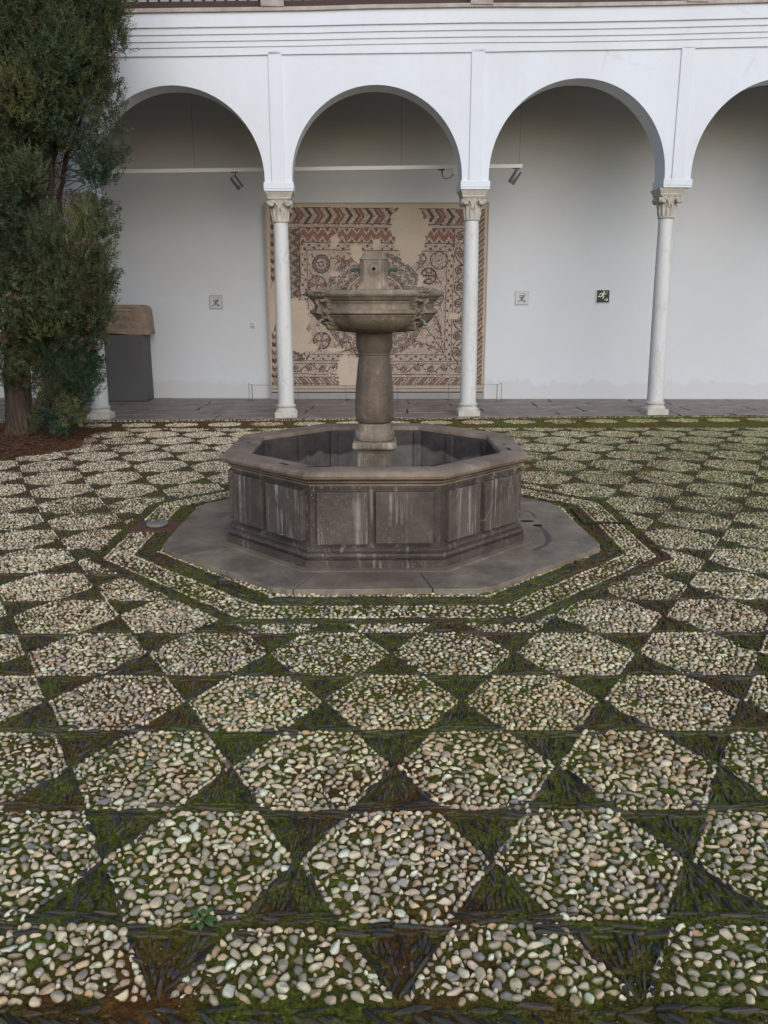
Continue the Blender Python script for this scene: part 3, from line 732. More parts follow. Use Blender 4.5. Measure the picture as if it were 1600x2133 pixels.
# ------------------------------------------------------------------ columns
def volute(p, c, ax_s, sign, r=.034, d=.05, M4=None):
    """scroll disc with raised spiral, axis along local y, at c (local), M4 to world"""
    pts = []
    for k in range(46):
        a = k / 45 * 4.2 * PI; rr = r * (1 - k / 45 * .86); pts.append((c[0] + sign * rr * math.cos(a), c[1], c[2] + rr * math.sin(a)))
    p.tube([tuple(M4 @ Vector(q)) for q in pts], [.0085 * (1 - .6 * k / 45) for k in range(46)], 6)
def build_column(idx, lean=0.):
    s = cs[idx]; z1 = cz(s); loc = MA @ Vector((s, .17, 0)); zb = .014
    labels = {2: 'white marble column half hidden by the dark cypress at left', 3: 'white marble column before the left edge of the mosaic panel',
              4: 'white marble column before the right edge of the mosaic panel', 5: 'leaning white marble column standing alone right of the exit sign'}
    c = thing('marble_column', labels[idx], 'column', (loc.x, loc.y, 0), 'marble columns of the arcade')
    L = (loc.x, loc.y); rot = TH
    p = MB(); p.sq([(.152, zb - .01), (.153, zb + .055), (.150, zb + .072)], L, rot); 
    obj('plinth', p, M['cap'], c, bevel=.008, seg=2)
    p = MB(); p.lathe([(.148, .084), (.150, .095), (.143, .108), (.131, .118), (.123, .132), (.120, .145), (.128, .152), (.134, .160), (.133, .172), (.125, .180), (.119, .187)], L, 40)
    obj('base_moulding', p, M['cap'], c, smooth=True)
    dx = lean; zt = z1 - .372; n = 12; pr = []
    p = MB(); prof = []
    for k in range(n + 1):
        u = k / n; prof.append((.112 - .017 * u - .004 * math.sin(u * PI) * -1, .186 + (zt - .186) * u))
    v = []; f = []; m = 40
    for (r, z) in prof:
        u = (z - .186) / (zt - .186)
        for i in range(m): a = 2 * PI * i / m; v.append((L[0] + dx * u + r * math.cos(a), L[1] + r * math.sin(a), z))
    for j in range(n):
        for i in range(m): q = (i + 1) % m; f.append((j * m + i, j * m + q, (j + 1) * m + q, (j + 1) * m + i))
    p.add(v, f); obj('shaft', p, M['marble'], c, smooth=True)
    Lt = (L[0] + dx, L[1]); b = zt - .005
    p = MB(); p.lathe([(.094, b), (.106, b + .006), (.112, b + .015), (.106, b + .024), (.096, b + .028), (.097, b + .06), (.100, b + .12), (.106, b + .17), (.118, b + .22), (.135, b + .265), (.14, b + .285)], Lt, 40)
    M4 = Matrix.Translation(Vector((Lt[0], Lt[1], 0))) @ Matrix.Rotation(rot, 4, 'Z')
    # leaf tongues round the bell
    for k in range(12):
        a = 2 * PI * k / 12 + PI / 12; ca, sa = math.cos(a), math.sin(a)
        pts = [(ca * r, sa * r, b + z) for r, z in ((.098, .03), (.104, .08), (.108, .13), (.116, .165), (.126, .172))]
        p.tube([tuple(M4 @ Vector(q)) for q in pts], [.012, .017, .016, .012, .006], 6)
    cap = obj('capital', p, M['cap'], c, smooth=True, angle=50)
    zv = b + .232
    for q in range(4):
        M5 = M4 @ Matrix.Rotation(q * PI / 2, 4, 'Z')
        for sg in (-1, 1):
            p = MB()
            cc = (sg * .105, -.137, zv)
            n_ = 18; v = []; f = []
            for yy, rr in ((-.148, .026), (-.150, .036), (-.140, .041), (-.100, .038)):
                for i in range(n_): a = 2 * PI * i / n_; v.append(tuple(M5 @ Vector((cc[0] + rr * math.cos(a), yy, cc[2] + rr * math.sin(a)))))
            for j in range(3):
                for i in range(n_): w_ = (i + 1) % n_; f.append((j * n_ + i, j * n_ + w_, (j + 1) * n_ + w_, (j + 1) * n_ + i))
            f.append(tuple(range(n_)))
            p.add(v, f); volute(p, (cc[0], -.151, cc[2]), 0, -sg, .036, .05, M5)
            # stalk curving from the middle up to the scroll
            st = [(sg * .012, -.118, zv - .055), (sg * .030, -.128, zv - .02), (sg * .052, -.140, zv + .02), (sg * .085, -.146, zv + .038)]
            p.tube([tuple(M5 @ Vector(t)) for t in st], [.008, .010, .011, .010], 6)
            st = [(sg * .004, -.120, zv - .085), (sg * .020, -.130, zv - .080), (sg * .026, -.132, zv - .062), (sg * .014, -.132, zv - .052)]
            p.tube([tuple(M5 @ Vector(t)) for t in st], [.006, .008, .008, .005], 6)
            obj('volute', p, M['cap'], cap, smooth=True, angle=50)
    p = MB(); za = z1 - .097
    for (h0, h1, za_, zb_) in ((.146, .146, za, za + .014), (.153, .153, za + .014, za + .030), (.150, .177, za + .030, z1 - .012), (.178, .178, z1 - .012, z1 - .002)):
        p.sq([(h0, za_), (h1, zb_)], Lt, rot)
    obj('abacus', p, M['cap'], c, bevel=.003)
    return c
for i, ln in ((2, .02), (3, 0), (4, -.008), (5, -.05)): build_column(i, ln)
for i, lab in ((0, 'marble column of the arcade far out to the left of the cypress'), (1, 'marble column of the arcade left behind the cypress'), (6, 'marble column of the arcade outside the right edge')):
    pass

# ------------------------------------------------------------------ fountain
F = thing('stone_fountain', 'octagonal dark stone fountain with round bowl on a baluster column', 'fountain', (FC[0], FC[1], 0))
th = .40
# bottom slab
p = MB(); rad = [1.47, 1.50, 1.50, 1.54, 1.54, 1.50, 1.50, 1.53]
poly = []
for k in range(8):
    a = th + k * PI / 4; P0 = np.array([-.015 + rad[k] * math.cos(a), 5.655 + rad[k] * math.sin(a)]); a2 = a + PI / 4
    P1 = np.array([-.015 + rad[(k + 1) % 8] * math.cos(a2), 5.655 + rad[(k + 1) % 8] * math.sin(a2)])
    for t in np.arange(0, 1, .04):
        q = P0 * (1 - t) + P1 * t; nrm = (q - np.array([-.015, 5.655])); nrm /= np.linalg.norm(nrm)
        j = (fbm(q[:1] * 5, q[1:] * 5, 4, 3)[0] - .5) * (.05 if k in (0, 7) else .022) - (.03 if t == 0 else 0)
        poly.append(tuple(q + nrm * j))
poly = np.array(poly); SCc = np.array([-.015, 5.655]); pang = np.unwrap(np.arctan2(poly[:, 1] - SCc[1], poly[:, 0] - SCc[0]))
cuts = sorted([th + k * PI / 4 + dk for k, dk in ((0, .10), (1, -.06), (2, .05), (3, -.04), (4, .16), (5, .05), (6, -.20), (7, .02), (6.55, 0))])
cuts = cuts + [cuts[0] + 2 * PI]
pa2 = np.concatenate([pang, pang + 2 * PI, pang - 2 * PI]); pp2 = np.concatenate([poly] * 3); od = np.argsort(pa2); pa2 = pa2[od]; pp2 = pp2[od]
for c0, c1 in zip(cuts[:-1], cuts[1:]):
    g = .0025; aa = np.concatenate([[c0 + g], pa2[(pa2 > c0 + g + .003) & (pa2 < c1 - g - .003)], [c1 - g]])
    ox = np.interp(aa, pa2, pp2[:, 0]); oy = np.interp(aa, pa2, pp2[:, 1])
    inner = [(SCc[0] + .80 * math.cos(a), SCc[1] + .80 * math.sin(a)) for a in aa[::-1]]
    p = MB(); p.slab([(a, b) for a, b in zip(ox, oy)] + inner, -.02, .030 + rng.uniform(-.002, .0025)); obj('slab_stone', p, M['slab'], F, bevel=.004)
p = MB(); p.slab([(SCc[0] + 1.22 * math.cos(a), SCc[1] + 1.22 * math.sin(a)) for a in np.linspace(0, 2 * PI, 33)[:-1]], -.02, .022); obj('slab_bed', p, M['joint'], F)
# joints between the slab stones and the carved drain channel (shallow dark seams)
p = MB()
def seam(pts, wd, z, mb):
    pts = [np.array(q) for q in pts]; v = []; f = []
    for i, q in enumerate(pts):
        d = pts[min(i + 1, len(pts) - 1)] - pts[max(i - 1, 0)]; d = d / np.linalg.norm(d); nn = np.array([-d[1], d[0]])
        ww = wd * rng.uniform(.6, 1.3)
        v += [(*(q - nn * ww), z), (*(q + nn * ww), z)]
        if i: f.append((2 * i - 2, 2 * i, 2 * i + 1, 2 * i - 1))
    mb.add(v, f)
def pol(r, a): return np.array([FC[0] + r * math.cos(a), FC[1] + r * math.sin(a)])
# worn step running round the basin foot
p = MB(); p.lathe([(1.115, .026), (1.108, .032), (1.10, .035), (1.0, .037)], FC, 8, th, cap=False); obj('worn_step', p, M['slab'], F, bevel=.004)
for (px, py, rx, ry, tt) in ((1120, 1091, .035, .028, 0), (1092, 1082, .05, .03, 1)):
    g = at(px, py, z=.045); p = MB(); n = 20
    if tt: g.x += .02
    v = [(g.x + rx * math.cos(2 * PI * i / n), g.y + ry * math.sin(2 * PI * i / n), .0322 if not tt else .0322) for i in range(n)]; p.add(v, [tuple(range(n))]); obj('drain_hole', p, M['blackhole'] if not tt else M['joint'], F, fix=False)
p = MB(); ch = [at(*q, z=.03) for q in ((1122, 1096), (1132, 1104), (1140, 1116), (1143, 1127), (1136, 1136), (1110, 1148))]
seam([(q.x, q.y) for q in ch], .017, .0315, p); 
ch = [at(*q, z=.03) for q in ((1092, 1064), (1102, 1066), (1110, 1072), (1115, 1079))]; seam([(q.x, q.y) for q in ch], .012, .0315, p)
obj('drain_channel', p, simple('worn_channel_stone', (.075, .064, .056, 1), .5), F, fix=False)
# foot mouldings
p = MB(); p.lathe([(.98, .03), (1.052, .03), (1.052, .082), (1.028, .085), (1.028, .090), (1.044, .094), (1.051, .107), (1.045, .120), (1.030, .124), (1.014, .126), (1.014, .131), (1.022, .134), (1.020, .141), (1.006, .150), (.990, .162)], FC, 8, th, cap=False)
obj('foot_moulding', p, M['basin'], F, bevel=.0015)
p = MB(); p.lathe([(.995, .15), (.995, .535), (.88, .56)], FC, 8, th, cap=False); obj('basin_wall', p, M['basin'], F)
p = MB(); p.lathe([(.985, .520), (1.004, .522), (1.004, .531), (.992, .533), (.992, .537), (1.016, .540), (1.022, .546), (1.018, .551), (1.002, .553), (1.002, .557), (1.040, .560), (1.058, .571), (1.066, .588), (1.063, .602), (1.052, .612), (1.035, .617), (.90, .617), (.882, .612), (.874, .602), (.872, .57)], FC, 8, th, cap=False)
rim = obj('rim', p, M['rim'], F, smooth=True, angle=30)
p = MB(); p.lathe([(.872, .585), (.868, .14)], FC, 8, th, cap=False)
lining = obj('basin_lining', p, M['inner'], F)
p = MB(); p.lathe([(.90, .13), (.90, .14)], FC, 8, th); obj('basin_floor', p, M['inner'], F)
apo = math.cos(PI / 8)
for k in range(8):                       # inside corner strips and middles
    for kind in (0, 1):
        a = th + k * PI / 4 + (PI / 8 if kind else 0); r = .862 if kind == 0 else .868 * apo
        if kind and k % 2: continue
        Mx = Matrix.Translation((FC[0], FC[1], 0)) @ Matrix.Rotation(a, 4, 'Z')
        p = MB(); p.box(r - .022, r + .01, -.030, .030, .14, .575, Mx); obj('lining_rib', p, M['inner'], lining, bevel=.006)
# raised panels, two to a side
body = .995 * apo; side = 2 * .995 * math.sin(PI / 8)
for k in range(8):
    a = th + PI / 8 + k * PI / 4
    Mx = Matrix.Translation((FC[0], FC[1], 0)) @ Matrix.Rotation(a, 4, 'Z')
    for (u0, u1) in ((.055, .445), (.505, .945)):
        p = MB(); y0, y1 = side * (u0 - .5), side * (u1 - .5)
        j = rng.uniform(-.006, .006, 2)
        p.box(body - .01, body + .036, y0, y1, .178 + j[0], .492 + j[1], Mx)
        obj('panel', p, M['panel'], F, bevel=.004)
    p = MB(); p.box(body - .01, body + .009, -side * .5 + .02, side * .5 - .02, .503, .521, Mx); obj('frieze_fillet', p, M['basin'], F, bevel=.003)
# iron cramps let into the rim
for (pts) in (((583, 964), (600, 968)), ((637, 972.5), (690, 971.5)), ((898, 971), (938, 961)), ((1046, 925), (1054, 925)), ((1057, 933), (1063, 938)), ((514, 922), (521, 921))):
    q0, q1 = (at(*q, z=.6175) for q in pts); d = (q1 - q0); L = d.length; a = math.atan2(d.y, d.x)
    Mx = Matrix.Translation((q0 + q1) / 2) @ Matrix.Rotation(a, 4, 'Z'); p = MB(); p.box(-L / 2, L / 2, -.009, .009, -.004, .0015, Mx)
    obj('iron_cramp', p, M['joint'], rim)
for px, py, a in ((560, 952, .5), (497, 944, .2), (1000, 950, -.4), (1010, 905, .3), (640, 975, .2)):    # joints across the rim
    pass
p = MB()
for k in range(8):
    for off in (rng.uniform(-.09, .09), ):
        a = th + k * PI / 4 + off; rr0 = .885 / 1; pts = []
        for t in np.linspace(.9, 1.035, 5):
            aa = (a - th) % (PI / 4) - PI / 8; rr = t * apo / math.cos(aa); pts.append(pol(rr, a))
        p = MB(); seam(pts, .0016, .6183, p); obj('rim_joint', p, M['joint'], rim, fix=False)
AX = (-.065, 5.60)
# pedestal
p = MB(); p.sq([(.117, .13), (.117, .565), (.122, .570), (.122, .578), (.128, .583)], AX); 
ped = obj('pedestal', p, M['bowl'], F, bevel=.003)
p = MB(); p.box(AX[0] - .090, AX[0] + .090, AX[1] - .123, AX[1] - .11, .22, .545); obj('pedestal_panel', p, M['bowl'], ped, bevel=.004)
p = MB(); p.box(AX[0] - .076, AX[0] + .076, AX[1] - .129, AX[1] - .12, .236, .530); obj('pedestal_panel', p, M['bowl'], ped, bevel=.004)
p = MB(); p.sq([(.130, .583), (.140, .592), (.149, .603), (.149, .628), (.143, .640), (.125, .644)], AX); obj('pedestal_cornice', p, M['bowl'], F, bevel=.005)
p = MB(); p.lathe([(.120, .642), (.134, .648), (.137, .665), (.137, .690), (.133, .700), (.124, .705), (.119, .712), (.117, .74), (.113, .757), (.104, .762)], AX, 56)
obj('column_base', p, M['bowl'], F, smooth=True)
p = MB(); p.lathe([(.100, .762), (.113, .764), (.123, .775), (.129, .80), (.132, .84), (.132, .89), (.129, .95), (.123, 1.03), (.116, 1.11), (.109, 1.17), (.104, 1.205), (.103, 1.212), (.108, 1.216), (.108, 1.222), (.104, 1.226), (.106, 1.232), (.113, 1.24), (.115, 1.252), (.118, 1.262), (.122, 1.270), (.122, 1.352), (.118, 1.365)], AX, 56)
obj('baluster_column', p, M['shaft'], F, smooth=True, angle=40)
prof = [(.118, 1.362), (.165, 1.361), (.215, 1.364), (.262, 1.374), (.305, 1.390), (.342, 1.411), (.371, 1.434), (.390, 1.457), (.395, 1.466), (.404, 1.468), (.405, 1.474), (.401, 1.477), (.414, 1.480), (.422, 1.487), (.422, 1.499), (.414, 1.507), (.400, 1.509), (.393, 1.514), (.392, 1.535), (.396, 1.548), (.404, 1.550), (.406, 1.558), (.402, 1.561), (.416, 1.566), (.424, 1.576), (.424, 1.580), (.433, 1.582), (.434, 1.588), (.450, 1.591), (.456, 1.602), (.455, 1.615), (.447, 1.625), (.436, 1.628), (.41, 1.628), (.398, 1.62), (.385, 1.585), (.33, 1.545), (.12, 1.53)]
p = MB(); p.lathe(prof, AX, 96); bowl = obj('bowl', p, M['bowl'], F, smooth=True, angle=32)
# top block
def octo(hw, ch): return [(hw, -hw + ch), (hw, hw - ch), (hw - ch, hw), (-hw + ch, hw), (-hw, hw - ch), (-hw, -hw + ch), (-hw + ch, -hw), (hw - ch, -hw)]
p = MB(); v = []; lv = [(1.53, .104, .002), (1.632, .104, .002), (1.645, .102, .004), (1.665, .094, .018), (1.685, .0915, .028), (1.80, .0905, .028), (1.818, .0905, .027)]
for z, hw, chf in lv: v += [(AX[0] + x, AX[1] + y, z) for x, y in octo(hw, chf)]
f = [(j * 8 + i, j * 8 + (i + 1) % 8, (j + 1) * 8 + (i + 1) % 8, (j + 1) * 8 + i) for j in range(len(lv) - 1) for i in range(8)] + [tuple(range(48, 56))]
p.add(v, f); obj('head_block', p, M['bowl'], F, bevel=.002)
p = MB(); v = []; lv = [(1.816, .094, .02), (1.824, .094, .02), (1.830, .088, .018), (1.838, .079, .014), (1.850, .073, .012), (1.862, .070, .012), (1.868, .063, .012)]
for z, hw, chf in lv: v += [(AX[0] + x, AX[1] + y, z) for x, y in octo(hw, chf)]
f = [(j * 8 + i, j * 8 + (i + 1) % 8, (j + 1) * 8 + (i + 1) % 8, (j + 1) * 8 + i) for j in range(len(lv) - 1) for i in range(8)] + [tuple(range(48, 56)), tuple(reversed(range(8)))]
p.add(v, f); obj('head_cap', p, M['bowl'], F, bevel=.004)
for q in range(4):
    Mx = Matrix.Translation((AX[0], AX[1], 1.760)) @ Matrix.Rotation(q * PI / 2, 4, 'Z')
    ring = [( .020, .012), (.036, .010), (.038, .002), (.034, -.004)]
    p = MB(); n = 28; v = []; f = []
    pr = [(.039, .0885), (.039, .094), (.035, .0965), (.031, .093), (.026, .0955), (.016, .100), (.011, .1)]
    for r, d in pr: v += [tuple(Mx @ Vector((r * math.cos(2 * PI * i / n), -d, r * math.sin(2 * PI * i / n)))) for i in range(n)]
    f = [(j * n + i, j * n + (i + 1) % n, (j + 1) * n + (i + 1) % n, (j + 1) * n + i) for j in range(len(pr) - 1) for i in range(n)]
    p.add(v, f); rdl = obj('roundel', p, M['bowl'], F, smooth=True, angle=50)
    p = MB(); d0 = .0985; v = [tuple(Mx @ Vector((.0115 * math.cos(2 * PI * i / n), -d0, .0115 * math.sin(2 * PI * i / n)))) for i in range(n)]; p.add(v, [tuple(range(n))]); obj('spout_hole', p, M['blackhole'], rdl, fix=False)
    if q in (1, 3):
        L = .150 if q == 3 else .153
        p = MB(); p.tube([tuple(Mx @ Vector((0, -d, -.002 + dz))) for d, dz in ((.09, 0), (.125, 0), (.126, 0), (L, -.002))], [.0105, .0105, .012, .012], 14); obj('bronze_pipe', p, M['bronze'], F, smooth=True, angle=50)
# grotesque masks
def mask_mesh(seed):
    r_ = np.random.default_rng(seed); nu, nv = 64, 92
    u = np.linspace(-1.15, 1.15, nu)[None, :] * np.ones((nv, 1)); v = np.linspace(-1.15, 1.12, nv)[:, None] * np.ones((1, nu))
    g = lambda cu, cv, su, sv, a: a * np.exp(-(((u - cu) / su) ** 2 + ((v - cv) / sv) ** 2))
    w_ = np.interp(v, [-1.15, -.95, -.6, -.2, .3, .7, 1.12], [.12, .34, .62, .80, .86, .92, .85]) * (1 + .05 * np.sin(v * 17) + .04 * np.sin(v * 31 + 1))
    e = np.clip(1 - (np.abs(u) / w_) ** 2.4, -1, 1)
    top = 1.0 + .06 * np.cos(u * 11); e2 = np.clip((top - v) * 5, -1, 1)
    d = .012 * np.sqrt(np.clip(e, 0, 1))
    au = np.abs(u)
    gs = lambda cu, cv, su, sv, a: a * np.exp(-(((au - cu) / su) ** 2 + ((v - cv) / sv) ** 2))
    brow = .020 * np.exp(-(((v - .33 - .18 * au) / .085) ** 2)) * np.exp(-((au - .34) / .30) ** 2)
    d = d + brow + gs(.0, .30, .10, .14, .012) + gs(.33, .12, .17, .10, -.018) + gs(.33, .12, .085, .055, .014) + gs(.33, .17, .15, .03, .004)
    nose = .030 * np.exp(-(u / (.10 + .06 * np.clip(.1 - v, 0, 1))) ** 2) * np.interp(v, [-.38, -.26, -.18, .25, .4], [0, .8, 1.1, .35, 0]); d = d + nose
    d = d + gs(.13, -.22, .06, .07, .010) + gs(.46, -.10, .18, .16, .016) + gs(.62, -.42, .14, .2, .010)
    d = d + .014 * np.exp(-((v + .40 + .25 * au ** 1.5) / .055) ** 2) * np.exp(-(au / .5) ** 4)        # moustache
    d = d - .026 * np.exp(-((v + .56) / .075) ** 2) * np.exp(-(au / .22) ** 4)                          # open mouth
    d = d + .014 * np.exp(-((v + .70) / .06) ** 2) * np.exp(-(au / .24) ** 2)                           # lower lip
    beard = np.clip(-(v + .62), 0, 1) * np.clip((-(v) - .5) * 4, 0, 1)
    d = d + .010 * np.sin(u * 16 + 2.2 * np.sin(v * 8)) * np.clip(beard * 3, 0, 1) + .016 * np.clip(beard * 2, 0, 1)
    d = d + .006 * np.sin(au * 22 + v * 10) * np.clip((au - .55) * 5, 0, 1) * (v < .5)
    crest = np.clip((v - .55) * 4, 0, 1); d = d + crest * (.008 + .007 * np.cos(u * 13) + .004 * np.sin(v * 30))
    d = d + .0045 * np.sin((v - .45) * 48) * np.exp(-((v - .50) / .10) ** 2) * np.exp(-(au / .4) ** 2)      # furrows
    d = d + gs(.92, .18, .09, .16, .030) - gs(.90, .18, .04, .08, .016)                                   # ears
    edge = np.minimum(e, e2); d = np.where(edge < 0, edge * .06, d); d = d + (r_.random((nv, nu)) - .5) * .0008
    return u, v, d
for q, (an, lab) in enumerate(((-PI / 2 - .84, 0), (-PI / 2 + .76, 1), (PI / 2 - .8, 2), (PI / 2 + .8, 3))):
    u, v, d = mask_mesh(q); nv, nu = u.shape
    Rb = np.interp(1.508 + v * .118, [1.38, 1.41, 1.45, 1.50, 1.60, 1.64], [.335, .362, .392, .410, .430, .432])
    aa = an + u * .066 / .42; r = Rb + d * 1.7 - .002
    x = AX[0] + r * np.cos(aa); y = AX[1] + r * np.sin(aa); z = 1.512 + v * .120
    Vv = np.stack([x, y, z], -1).reshape(-1, 3); i = (np.arange(nv - 1)[:, None] * nu + np.arange(nu - 1)[None]).ravel()
    Ff = np.stack([i, i + 1, i + nu + 1, i + nu], 1)
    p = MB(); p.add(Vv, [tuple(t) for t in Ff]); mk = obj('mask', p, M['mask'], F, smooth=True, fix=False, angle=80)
    dr = Vector((math.cos(an), math.sin(an), 0)); b0 = Vector((AX[0], AX[1], 1.452)) + dr * .425
    p = MB(); p.tube([b0 - dr * .02 + Vector((0, 0, .01)), b0 + dr * .028 - Vector((0, 0, .014)), b0 + dr * .029 - Vector((0, 0, .015)), b0 + dr * .046 - Vector((0, 0, .040))], [.0085, .0085, .0105, .0105], 12)
    sp = obj('spout', p, M['palebronze'], mk, smooth=True, angle=50)

# ------------------------------------------------------------------ mosaic panel
mos = thing('mosaic_panel', 'large Roman floor mosaic with scroll borders hung behind the fountain', 'mosaic', (-.11, 13.56, 0))
PY0 = 13.60
u = np.arange(0, 3.455, .0105); v = np.arange(0, 2.80, .0105)
U, V_ = np.meshgrid(u / 3.455, v / 2.93)
cx = (42 + U * 1418) * (1 - V_) + (90 + U * 1335) * V_; cy = (85 - 16 * U) * (1 - V_) + (1262 - 6 * U) * V_
sh = cx.shape; nz = lambda s, sd: fbm(cx / s, cy / s, sd, 3)
CR = np.array([.405, .318, .265]); DK = np.array([.055, .036, .032]); RD = np.array([.23, .105, .082]); GY = np.array([.20, .170, .155]); BG = np.array([.47, .385, .31]); BR = np.array([.15, .085, .06])
img = np.ones(sh + (3,)) * CR
def paint(mask, c): img[mask] = c
def line(mask): paint(mask, DK)
wx = cx + (nz(30, 1) - .5) * 6; wy = cy + (nz(30, 2) - .5) * 6
# top chevron border
m = (wy > 100) & (wy < 190); ph = (wx + np.abs(wy - 145) * .75) / 26.; k = np.floor(ph).astype(int) % 5
for i, c in enumerate((RD * .9, CR * .95, DK * 1.3, CR, BR)): paint(m & (k == i), c)
paint(m & (np.abs((ph % 1) - .02) < .12), CR * 1.1)
line((np.abs(wy - 98) < 2.2)); line(np.abs(wy - 193) < 2.5); paint((wy > 197) & (wy < 213), CR); line(np.abs(wy - 216) < 2)
# left and right outer borders
m = (wx < 180 + (wy - 100) * .03) & (wy > 100); ph = (wy + np.abs(wx - 75 - wy * .025) * .9) / 26.; k = np.floor(ph).astype(int) % 4
for i, c in enumerate((DK * 1.2, CR, BR, CR * .8)): paint(m & (k == i), c)
m = (wx > 1330) & (wy > 100); ph = (wy + (wx - 1330) * .9) / 15.; k = np.floor(ph).astype(int) % 4
for i, c in enumerate((DK * 1.6, CR * .75, BR * 1.2, CR * .85)): paint(m & (k == i), c)
line(np.abs(wx - 1326 + (wy - 600) * .03) < 3)
# left zigzag column
lx = wx - (wy - 225) * .028; m = (lx > 178) & (lx < 250) & (wy > 225) & (wy < 1045)
zz = np.abs(((wy / 62.) % 1) - .5) * 2; ph = (lx - 178 + zz * 46) / 17.; k = np.floor(ph).astype(int) % 4
for i, c in enumerate((DK * 1.5, BR * 1.3, CR * .8, GY * .8)): paint(m & (k == i), c)
line((np.abs(lx - 252) < 3) & (wy > 216) & (wy < 1050))
# red zigzag row
m = (wy > 220) & (wy < 304) & (lx > 255) & (wx < 1250); zz = np.abs(((wx / 62.) % 1) - .5) * 2
paint(m, CR * .95); paint(m & (np.abs(wy - 262 - (zz - .5) * 40) < 24), RD); paint(m & (np.abs(np.abs(wy - 262 - (zz - .5) * 40) - 25) < 2.2), CR * 1.15)
paint(m & (wy < 245) & (wy - 222 < (zz - .55) * 50), DK * 2); paint(m & (wy > 284) & (304 - wy < (.42 - zz) * 50), DK * 2)
line((np.abs(wy - 307) < 2.5) & (lx > 250) & (wx < 1250))
# dentil frame
L_, R_, T_, B_ = 255, 1240, 310, 1042
Rr = R_ - (wy - 300) * .03
paint((lx > L_) & (wx < Rr) & (wy > T_) & (wy < B_), CR)
d1 = ((wx / 62.) % 1 < .24); e1 = ((wx / 62. + .5) % 1 < .24)
for m_ in ((wy > 319) & (wy < 331), (wy > 1008) & (wy < 1020)): paint(m_ & d1 & (lx > L_) & (wx < Rr), DK * 1.2)
for m_ in ((wy > 336) & (wy < 348), (wy > 1025) & (wy < 1037)): paint(m_ & e1 & (lx > L_) & (wx < Rr), DK * 1.2)
d2 = ((wy / 62.) % 1 < .24); e2 = ((wy / 62. + .5) % 1 < .24); lr = wx + (wy - 300) * .03
for m_ in ((lx > 263) & (lx < 274), (lr > 1225) & (lr < 1237)): paint(m_ & d2 & (wy > T_) & (wy < B_), DK * 1.2)
for m_ in ((lx > 280) & (lx < 292), (lr > 1208) & (lr < 1220)): paint(m_ & e2 & (wy > T_) & (wy < B_), DK * 1.2)
for m_ in (np.abs(lx - 299) < 2.3, np.abs(lr - 1200) < 2.3): line(m_ & (wy > 350) & (wy < 1003))
for m_ in (np.abs(wy - 352) < 2.3, np.abs(wy - 1003) < 2.3): line(m_ & (lx > 299) & (lr < 1200))
line((np.abs(lr - 1243) < 2.3) & (wy > 216) & (wy < 1045)); line((np.abs(wy - 1045) < 2.4) & (wx > 180) & (wx < 1320))
# scroll borders: running spirals drawn as polylines into the raster
def stroke(pts, wd, c, clip=None):
    pts = np.array(pts, float)
    x0, x1, y0, y1 = pts[:, 0].min() - wd, pts[:, 0].max() + wd, pts[:, 1].min() - wd, pts[:, 1].max() + wd
    sel = (wx > x0) & (wx < x1) & (wy > y0) & (wy < y1); X = wx[sel]; Y = wy[sel]; dm = np.full(X.shape, 1e9)
    for (ax_, ay), (bx, by) in zip(pts[:-1], pts[1:]):
        dx, dy = bx - ax_, by - ay; t = np.clip(((X - ax_) * dx + (Y - ay) * dy) / (dx * dx + dy * dy + 1e-9), 0, 1)
        dm = np.minimum(dm, np.hypot(X - ax_ - t * dx, Y - ay - t * dy))
    mm = np.zeros(sh, bool); mm[sel] = dm < wd * 1.3
    if clip is not None: mm &= clip
    paint(mm, c)
def spiral(x, y, r, a0, turns, sg): return [(x + r * (1 - .9 * t) * math.cos(a0 + sg * t * turns * 2 * PI), y + r * (1 - .9 * t) * math.sin(a0 + sg * t * turns * 2 * PI)) for t in np.linspace(0, 1, 30)]
for i in range(8):
    y = 262 + i * 104; x = 1284 - i * 3.2; sg = 1 if i % 2 else -1
    for wd, c in ((3.1, DK),):
        stroke(spiral(x + sg * 2, y, 27, -PI / 2, 2.1, sg), wd, c)
        stroke([(x, y - 27), (x - sg * 22, y - 36), (x - sg * 28, y - 15), (x - sg * 31, y + 10), (x - sg * 16, y + 42), (x + sg * 6, y + 58), (x + sg * 4, y + 76)], wd, c)
        stroke([(x + sg * 10, y + 30), (x + sg * 22, y + 44), (x + sg * 26, y + 56)], 2.2, c)
for i in range(13):
    x = 235 + i * 86; y = 1093; sg = 1 if i % 2 else -1
    stroke(spiral(x, y + sg * 3, 20, PI, 2.0, sg), 2.3, DK); stroke([(x - 20, y + 3 * sg), (x - 22, y - sg * 20), (x + 6, y - sg * 25), (x + 30, y - sg * 17), (x + 50, y + sg * 6), (x + 66, y + sg * 8)], 2.3, DK)
    stroke([(x + 25, y - sg * 16), (x + 38, y - sg * 27)], 2, DK)
line((np.abs(wy - 1062) < 1.8) & (wx > 190) & (wx < 1310)); line((np.abs(wy - 1132) < 2.4) & (wx > 100) & (wx < 1320)); line((np.abs(wy - 1152) < 2.2) & (wx > 95) & (wx < 1400))
m = (wy > 1155) & (wy < 1234) & (wx > 100) & (wx < 1410); sgn = np.where(wx > 750, -1, 1); ph = (wx + sgn * np.abs(wy - 1194) * .85) / 24.; k = np.floor(ph).astype(int)
paint(m, CR * .9); paint(m & (ph % 1 < .3), DK * 1.6); paint(m & (k % 3 == 0) & (ph % 1 > .3), RD * 1.1); paint(m & (np.abs(wy - 1194) < 2), DK * 1.5); line((np.abs(wy - 1237) < 2) & (wx > 90))
